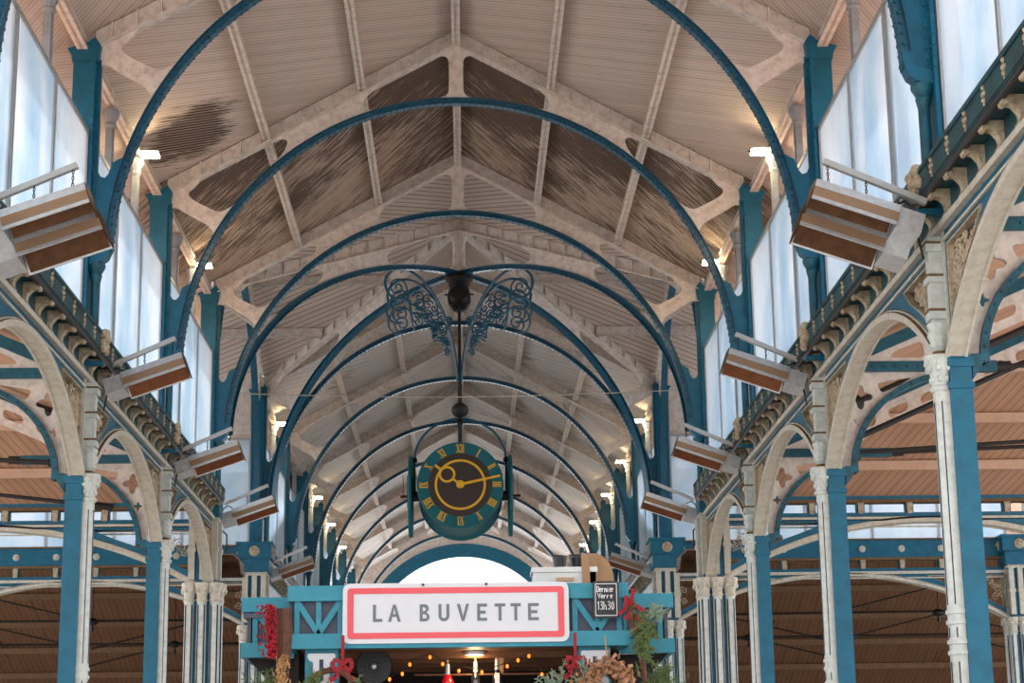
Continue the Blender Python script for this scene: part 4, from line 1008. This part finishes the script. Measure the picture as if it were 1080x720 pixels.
for ch, l, r in (('L', 393, 403), ('A', 409, 422.5), ('B', 442.5, 453), ('U', 462.5, 474), ('V', 482, 495), ('E', 503.5, 514), ('T', 522, 533.5), ('T', 539, 550), ('E', 557.5, 569)):
    a = MB(); t_ = T / 2; l, r = x0f(l), x0f(r); L_, R_ = l + t_, r - t_; m = (l + r) / 2; hb = H2 + t_
    if ch == 'L': stroke(a, [(L_, hb), (L_, -H2), (r, -H2)])
    if ch == 'A': a.plate([(l, -hb), (l + T, -hb), (l + .035, -.032), (r - .035, -.032), (r - T, -hb), (r, -hb), (m + t_ * .9, hb), (m - t_ * .9, hb)], -.004, 0, XZ, [[(l + .043, -.008), (r - .043, -.008), (m, .042)]])
    if ch == 'B':
        o_ = [(l, -hb), (r - .035, -hb)] + [(r - .038 + .038 * cos(q), -.035 + .038 * sin(q)) for q in [-pi / 2 + pi * i / 10 for i in range(1, 10)]] + [(r - .042 + .036 * cos(q), .038 + .035 * sin(q)) for q in [-pi / 2 + pi * i / 10 for i in range(2, 11)]] + [(l, hb)]
        h1_ = [(l + T, -hb + T), (r - .04, -hb + T), (r - .026, -.045), (r - .026, -.022), (r - .04, -.012), (l + T, -.012)]; h2_ = [(l + T, .014), (r - .046, .014), (r - .032, .026), (r - .032, .04), (r - .046, hb - T), (l + T, hb - T)]
        a.plate(o_, -.004, 0, XZ, [h1_, h2_])
    if ch == 'U': stroke(a, [(L_, hb)] + [(m + (m - L_) * cos(q), -.026 + .034 * sin(q)) for q in [pi + pi * i / 12 for i in range(13)]] + [(R_, hb)])
    if ch == 'V': a.plate([(l, hb), (m - t_ * .9, -hb), (m + t_ * .9, -hb), (r, hb), (r - T, hb), (m, -.03), (l + T, hb)], -.004, 0)
    if ch == 'E': a.plate([(l, -hb), (r, -hb), (r, -hb + T), (l + T, -hb + T), (l + T, -t_), (r - .012, -t_), (r - .012, t_), (l + T, t_), (l + T, hb - T), (r, hb - T), (r, hb), (l, hb)], -.004, 0)
    if ch == 'T': a.plate([(m - t_, -hb), (m + t_, -hb), (m + t_, hb - T), (r, hb - T), (r, hb), (l, hb), (l, hb - T), (m - t_, hb - T)], -.004, 0)
    a.build('letter', 'signk', S, 0)
for x in (-.28, .26):
    q = MB(); q.lathe([(.012, 0), (.012, .008)], (x, -.001, .24), (0, -1, 0), 8); q.build('bolt', 'iron', S)
# chalkboard
Cb = thing('chalkboard', 'small chalkboard hung on the kiosk beam, lettered Dernier Verre 13h30', 'chalkboard', (1.305, 16.44, 3.37))
a = MB(); a.plate(rr(.11, .157, .02), 0, .03, XZ, [rr(.097, .143, .01)]); a.build('frame', 'black', Cb, 0)
a = MB(); a.plate(rr(.1, .146, .01), .012, .02); a.build('slate', 'chalkb', Cb, 0)
a = MB(); a.plate(rr(.094, .138, .006), .006, .013, XZ, [rr(.088, .132, .006)]); a.build('chalk_line', 'chalk', Cb, 0)
GL = {'D': [[(0, 0), (0, 1), (.45, .9), (.6, .5), (.45, .1), (0, 0)]], 'e': [[(.05, .35), (.5, .4), (.45, .6), (.2, .65), (.05, .4), (.1, .08), (.5, .05)]], 'r': [[(0, 0), (0, .6)], [(0, .4), (.2, .6), (.4, .55)]],
      'n': [[(0, 0), (0, .6)], [(0, .4), (.25, .62), (.45, .45), (.45, 0)]], 'i': [[(.1, 0), (.1, .55)], [(.1, .75), (.1, .8)]], 'V': [[(0, 1), (.3, 0), (.6, 1)]], '1': [[(.1, .8), (.3, 1), (.3, 0)]],
      '3': [[(.05, .9), (.4, 1), (.5, .75), (.2, .55), (.5, .4), (.45, .08), (.05, .05)]], 'h': [[(0, 0), (0, 1)], [(0, .4), (.25, .6), (.45, .4), (.45, 0)]], '0': [[(.25, 0), (.05, .3), (.08, .8), (.3, 1), (.5, .7), (.45, .2), (.25, 0)]]}
a = MB()
for txt, x, z, h, adv in (('Dernier', -.078, .065, .052, .0225), ('Verre', -.07, .012, .042, .0265), ('13h30', -.078, -.085, .07, .032)):
    for ch in txt:
        for st in GL[ch]: a.tube([(x + p[0] * adv * 1.35, .008, z + p[1] * h) for p in st], .0038, 4)
        x += adv if ch not in 'i1' else adv * .8
a.build('chalk_writing', 'chalk', Cb, 0)
# red berry garland with dried flowers, left corner
g = thing('berry_garland', 'red berry garland with dried flower tail on the left kiosk corner', 'garland', (-1.5, 16.42, 3.0))
a = MB(); a.tube([(.05, .05, .33), (.06, .08, .1), (.05, .06, -.15), (.07, .05, -.3)], [.06, .075, .06, .03], 8); a.build('bark_core', 'twig', g)
a = MB(); rnd = random.Random(3)
for i in range(330):
    z = rnd.uniform(-.1, .35); wd = .042 + .014 * sin(z * 9); an = rnd.random() * 6.28; q = rnd.random() ** .5
    a.ball((-.03 + (.33 - z) * .04 - .02 + cos(an) * wd * q - .05 * (rnd.random() < .06) * 1.6, -.03 + sin(an) * .06 * q, z), rnd.uniform(.009, .015), 6)
for i in range(14):
    x, z = -.06 - rnd.random() * .09, .3 + rnd.uniform(-.03, .06); a.ball((x, 0, z), .011, 6)
tag(a.build('berries', 'berry', g), None, None, None, 'stuff')
a = MB()
for i in range(160):
    z = rnd.uniform(-.42, -.06); x = .05 + rnd.gauss(0, .022 + (z + .42) * .03); q = MB(); d = V((rnd.gauss(0, .5), rnd.gauss(0, .5), -1)).normalized()
    a.beam((x, rnd.gauss(0, .02), z), V((x, 0, z)) + d * .035, (0, 1, 0), .007, -.002, .002)
tag(a.build('dried_flowers', 'straw', g, 0), None, None, None, 'stuff')
# ribbons + wreaths
def bow(root, x, z, mat='ribbon', top=.25):
    a = MB(); a.beam((x, 0, z), (x, .0, z + top), (0, 1, 0), .014, -.004, .004); a.build('hanging_ribbon', mat, root, 0)
    a = MB(); a.ball((x, -.015, z), .028, 8)
    for sg in (-1, 1):
        lp = [(x + sg * .08 * sin(pi * i / 8) * (1 if i else 1), -.02 - .02 * sin(pi * i / 8), z + .045 * sin(2 * pi * i / 8)) for i in range(9)]
        for p, q in zip(lp, lp[1:]): a.beam(p, q, (0, 1, 0), .018, -.004, .004)
        tl = [(x, -.01, z), (x + sg * .04, -.02, z - .05), (x + sg * .05, -.02, z - .1), (x + sg * .11, -.02, z - .13)]
        for p, q in zip(tl, tl[1:]): a.beam(p, q, (0, 1, 0), .022, -.004, .004)
    a.build('bow', mat, root, 0)
def twigring(root, R, cx, cz, r=.03):
    a = MB(); rn = random.Random(int(R * 1000))
    for kx in range(9):
        ph = rn.random() * 6.28; pts = [((cx + (R + r * .7 * cos(ph + 5 * q)) * cos(q)), r * .7 * sin(ph + 5 * q), cz + (R + r * .7 * cos(ph + 5 * q)) * sin(q)) for q in [2 * pi * i / 40 for i in range(40)]]
        a.tube(pts, .009, 5, closed=True)
    a.build('twig_ring', 'twig', root)
def needles(root, name, mat, cx, cz, n, spread, length, seed, dirn=(0, 0, -1), y=-.03):
    rn = random.Random(seed); a = MB(); dv = V(dirn).normalized()
    for i in range(n):
        b = V((cx + rn.gauss(0, spread[0]), y + rn.gauss(0, .03), cz + rn.gauss(0, spread[1]))); d = (dv + V((rn.gauss(0, .6), rn.gauss(0, .4), rn.gauss(0, .6)))).normalized()
        nd_ = b + d * length; a.tube([b, nd_], .0035, 3)
        for kx in range(9):
            p = b + d * length * (kx + 1) / 9
            e = (d + V((rn.gauss(0, .8), rn.gauss(0, .8), rn.gauss(0, .8)))).normalized() * length * .34; a.beam(p, p + e, (0, 1, 0), .0035, -.0012, .0012)
    return tag(a.build(name, mat, root, 0), None, None, None, 'stuff')
w = thing('wreath', 'twig ring wreath with red bow on the left kiosk post', 'wreath', (-1.03, 16.42, 2.6))
twigring(w, .2, 0, .0); bow(w, .09, .24); needles(w, 'fir_sprigs', 'fir', -.14, .06, 26, (.03, .06), .1, 5, (-.1, 0, 1))
w = thing('wreath', 'twig ring wreath with red bow and pale fir on the right kiosk post', 'wreath', (1.12, 16.42, 2.6))
twigring(w, .2, .06, 0); bow(w, -.09, .24); needles(w, 'fir_sprigs', 'fir2', -.02, .02, 40, (.05, .06), .11, 6, (0, 0, 1))
a = MB(); rn = random.Random(9)
for i in range(12): a.ball((-.02 + rn.gauss(0, .05), -.06, .08 + rn.gauss(0, .05)), .018, 6)
a.build('dried_buds', 'straw', w)
w = thing('cone_wreath', 'brown wreath of curled wood shavings and cones right of the right post', 'wreath', (1.3, 16.36, 2.68))
a = MB(); rn = random.Random(11)
for i in range(420):
    q = rn.random() * 6.28; R = .15 + rn.gauss(0, .035); b = V((R * cos(q), rn.gauss(0, .03) - .02, R * sin(q) - .01)); d = V((rn.gauss(0, 1), rn.gauss(0, .6) - .4, rn.gauss(0, 1))).normalized()
    a.beam(b, b + d * .045, V((rn.gauss(0, 1), 1, rn.gauss(0, 1))), .014, -.002, .002)
tag(a.build('scales', 'cone', w, 0), None, None, None, 'stuff')
a = MB(); a.tube([(0, 0, .15), (-.02, .02, .38)], .006, 5); a.build('cord', 'straw', w)
g = thing('fir_garland', 'hanging green fir garland with dark red bow on the right kiosk corner', 'garland', (1.62, 16.44, 3.1))
a = MB(); a.tube([(-.11, 0, .28), (-.1, .02, .12), (-.03, .02, -.1), (0, .03, -.42)], [.03, .045, .035, .02], 8); a.build('bark_core', 'twig', g)
needles(g, 'fir_sprigs', 'fir', -.02, -.02, 90, (.032, .11), .11, 12, (.05, 0, -.8)); needles(g, 'upper_sprigs', 'fir2', .02, .1, 16, (.04, .03), .12, 13, (.6, 0, .6))
a = MB(); rn = random.Random(4)
for i in range(12):
    p = V((-.12 + rn.gauss(0, .05), -.04, .18 + rn.gauss(0, .09))); a.beam(p, p + V((rn.gauss(0, .05), -.02, rn.gauss(0, .06))), (0, 1, 0), .016, -.004, .004)
a.build('dark_red_bow', 'ribbon', g, 0)
for s, (px, py, pz) in ((-1, (-1.62, 16.6, 2.62)), (1, (1.78, 16.7, 2.66))):
    g = thing('fir_branch', 'sprig of fir at the bottom edge below the %s kiosk wing' % side(s), 'greenery', (px, py, pz))
    needles(g, 'sprigs', 'fir', 0, 0, 40, (.06, .05), .12, 20 + s, (0, 0, 1)); a = MB(); a.tube([(0, 0, .1), (0, .02, -.5)], .012, 6); a.build('stem', 'twig', g)
g = thing('fir_branch', 'pale blue fir sprig in front of the dark kiosk opening beside the right post', 'greenery', (.84, 16.4, 2.62))
needles(g, 'sprigs', 'fir2', 0, -.03, 30, (.05, .05), .1, 25, (-.1, 0, 1)); a = MB(); a.tube([(0, 0, .1), (.02, .02, -.02), (.26, .21, -.12)], .012, 6); a.build('stem', 'twig', g)
g = thing('fir_branch', 'green fir sprig beside the red bow on the left post', 'greenery', (-.82, 16.4, 2.56))
needles(g, 'sprigs', 'fir', 0, 0, 30, (.04, .04), .1, 26, (0, 0, 1)); a = MB(); a.tube([(0, 0, .1), (-.02, .02, -.02), (-.2, .21, -.12)], .012, 6); a.build('stem', 'twig', g)
# inside the kiosk: fan, bottles, light string
f = thing('wall_fan', 'black round caged fan hanging inside the kiosk opening, left', 'fan', (-.7, 16.95, 2.86))
a = MB()
for R in (.06, .09, .12, .145): a.tube([(R * cos(q), -.02 + R * .1, R * sin(q)) for q in [2 * pi * i / 28 for i in range(28)]], .006, 5, closed=True)
for kx in range(16): a.tube([(.03 * cos(kx * pi / 8), -.02, .03 * sin(kx * pi / 8)), (.15 * cos(kx * pi / 8), 0, .15 * sin(kx * pi / 8))], .003, 4)
a.build('cage', 'black', f)
a = MB(); a.lathe([(.15, 0), (.16, .04), (.12, .1), (.05, .14)], (0, .01, 0), (0, 1, 0), 24); a.build('housing', 'black', f)
a = MB(); a.lathe([(.025, 0), (.02, -.02), (.005, -.03)], (0, -.02, 0), (0, 1, 0), 10); a.build('hub', 'galv', f)
a = MB(); a.tube([(.02, .05, .14), (.02, .05, .18)], .01, 6); a.build('hook', 'iron', f)
def bottle(x, z, cap, body, label, cx=0, big=.045):
    b = thing('bottle', label, 'bottle', (x, 17.09, z), 'bottles on the kiosk rail')
    a = MB(); a.lathe([(big, -.2), (big, -.05), (big * .6, -.0), (.016, .02), (.015, .1)], n=14); a.build('body', body, b)
    a = MB(); a.lathe([(.022, .0), (.02, .1), (.019, .105), (.0, .106)], n=12); a.build('foil', 'foil', b)
    a = MB(); a.lathe([(.01, .1), (.011, .135), (.006, .14)], n=10); a.build('cork', cap, b); return b
bottle(-.06, 2.78, 'cork', 'redglass', 'round red bottle with pale neck under the sign, left of three', big=.055); bottle(.185, 2.8, 'cork', 'bottle', 'dark bottle with grey foil neck, middle of three under the sign')
b3 = bottle(.375, 2.82, 'cork', 'bottle', 'dark bottle with white label before a tan box, right of three'); a = MB(); a.box(-.02, .02, -.048, -.044, -.12, -.02); a.build('paper_label', 'signw', b3, 0)
bx = thing('small_box', 'small tan box behind the right bottle on the kiosk rail', 'box', (.4, 17.2, 2.8)); a = MB(); a.box(-.035, .035, -.03, .03, 0, .14); a.build('body', 'board', bx, 0); a = MB(); a.box(-.037, .037, -.032, .032, .12, .142); a.build('lid', 'tan', bx, 0)
ls = thing('light_string', 'string of small amber bulbs drooping inside the dark kiosk opening', 'string light', (0, 16.85, 0))
cp = [(-.56, 2.76), (-.45, 2.82), (-.38, 2.9), (-.2, 2.96), (-.1, 2.9), (.0, 2.85), (.15, 2.83), (.27, 2.82), (.45, 2.87), (.56, 2.92), (.65, 2.95), (.76, 2.8), (.8, 2.7)]
a = MB(); a.tube([(x, 0, z) for x, z in cp], .004, 4); a.build('cord', 'black', ls)
for (x, z) in ((-.56, 2.755), (-.45, 2.8), (-.385, 2.88), (-.21, 2.94), (-.1, 2.88), (.04, 2.82), (.24, 2.805), (.46, 2.855), (.555, 2.905), (.65, 2.94), (.76, 2.78)):
    a = MB(); a.ball((x, -.01, z - .012), .013, 8, (1, 1, 1.4)); a.build('bulb', 'bulb', ls)
# things stored on top of the kiosk
c = thing('crate', 'pale grey plastic crate lying on the kiosk roof', 'crate', (.99, 17.35, 3.34))
a = MB(); a.box(-.28, .28, -.2, .2, 0, .39); a.box(-.295, .295, -.215, .215, .35, .395); a.build('body', 'crate', c, 0); a = MB(); a.box(-.08, .08, -.222, -.212, .27, .30); a.build('handle_slot', 'tan', c, 0)
for (x, y, z, R, h, lb) in ((.955, 17.3, 3.736, .062, .11, 'black pot standing on the crate on the kiosk roof'), (1.12, 17.42, 3.736, .07, .13, 'taller black pot behind the boards on the kiosk crate')):
    p = thing('black_pot', lb, 'pot', (x, y, z)); a = MB(); a.lathe([(R * .86, 0), (R, h * .8), (R * 1.05, h * .82), (R * 1.05, h), (R * .9, h)], n=18); a.build('body', 'black', p); a = MB(); a.tube([(R * cos(q), R * sin(q), h + .002) for q in [2 * pi * i / 18 for i in range(18)]], .006, 5, closed=True); a.build('rim', 'gutter', p)
for kx, (x, tilt, lb) in enumerate(((1.17, -.03, 'narrow brown board, leftmost leaning on the kiosk roof'), (1.235, .0, 'middle brown board leaning on the kiosk roof'))):
    o = MB(); o.plate(fillet([(-.035, 0), (.035, 0), (.02, .5), (-.05, .52)], .01, 2), 0, .02); tag(o.build('board', 'board', None, 0, (x + .02, 17.12 + kx * .03, 3.342)), lb, 'board', 'boards leaning on the kiosk roof')
o = MB(); o.plate([(-.07, 0), (.12, 0)] + [(.12 - .22 * (1 - cos(q)) * .8, .30 + .22 * sin(q)) for q in [i * pi / 2 / 8 for i in range(9)]] + [(-.1, .52)], 0, .02); tag(o.build('board', 'board', None, 0, (1.31, 17.2, 3.342)), 'wide round-topped brown board, rightmost leaning on the kiosk roof', 'board', 'boards leaning on the kiosk roof')
p = thing('soda_bottle', 'small clear bottle with blue cap behind the boards on the kiosk roof', 'bottle', (1.215, 17.5, 3.342)); a = MB(); a.lathe([(.04, 0), (.04, .42), (.02, .5), (.016, .53)], n=12); a.build('body', 'foil', p); a = MB(); a.lathe([(.02, .53), (.02, .56), (.005, .56)], n=12); a.build('cap', paint('blue_cap', (60, 70, 190), .4), p)

# ------------------------------------------------------------------ floor
a = MB(); a.box(-60, 60, -40, 320, -.1, 0); struct('floor', a, 'floor', smooth=0)
a = MB(); ro = [(4.55 * cos(t), 8.45 + 4.62 * sin(t)) for t in [pi * i / 40 for i in range(41)]]
a.plate([(-40, 0), (-4.55, 0)] + list(reversed(ro)) + [(4.55, 0), (40, 0), (40, 8), (6.3, 11.5), (0, 15), (-6.3, 11.5), (-40, 8)], -14.3, -14)
struct('wall_back', a, 'hillw')  # unseen wall, added to cut the daylight falling on the kiosk front

# ------------------------------------------------------------------ light
w = bpy.data.worlds.new('sky'); SC.world = w; w.use_nodes = True; nt = w.node_tree; bg = nt.nodes['Background']
tc = nt.nodes.new('ShaderNodeTexCoord'); sx = nt.nodes.new('ShaderNodeSeparateXYZ'); nt.links.new(tc.outputs['Generated'], sx.inputs[0])
mr = nt.nodes.new('ShaderNodeMapRange'); mr.inputs['From Min'].default_value = 0; mr.inputs['From Max'].default_value = .8; nt.links.new(sx.outputs['Z'], mr.inputs['Value'])
mx = nt.nodes.new('ShaderNodeMix'); mx.data_type = 'RGBA'; mx.inputs['A'].default_value = (.74, .73, .73, 1); mx.inputs['B'].default_value = (.86, .95, 1.06, 1); nt.links.new(mr.outputs['Result'], mx.inputs['Factor'])
nt.links.new(mx.outputs['Result'], bg.inputs['Color']); bg.inputs['Strength'].default_value = 4.6
su = bpy.data.lights.new('sun', 'SUN'); su.energy = 2.5; su.angle = .02; su.color = (1, .93, .84)
so = bpy.data.objects.new('sun', su); COL.objects.link(so); so.rotation_euler = V((.62, .35, -.72)).to_track_quat('-Z', 'Y').to_euler()

# ------------------------------------------------------------------ camera
pit, yaw, rol = .2354, .0257, .0135
f = V((sin(yaw) * cos(pit), cos(yaw) * cos(pit), sin(pit))); r = V((cos(yaw), -sin(yaw), 0)); u = r.cross(f)
r2 = r * cos(rol) - u * sin(rol); u2 = r * sin(rol) + u * cos(rol)
cam = bpy.data.cameras.new('camera'); co = bpy.data.objects.new('camera', cam); COL.objects.link(co)
co.matrix_world = Matrix(((r2.x, u2.x, -f.x, .1065), (r2.y, u2.y, -f.y, 0), (r2.z, u2.z, -f.z, 1.7), (0, 0, 0, 1)))
cam.sensor_width = 36; cam.lens = 2022.2 / 1080 * 36; cam.clip_end = 1000
SC.camera = co
vs = SC.view_settings; vs.view_transform = 'Standard'; vs.look = 'None'; vs.gamma = 1; vs.exposure = 0.17; vs.use_curve_mapping = False
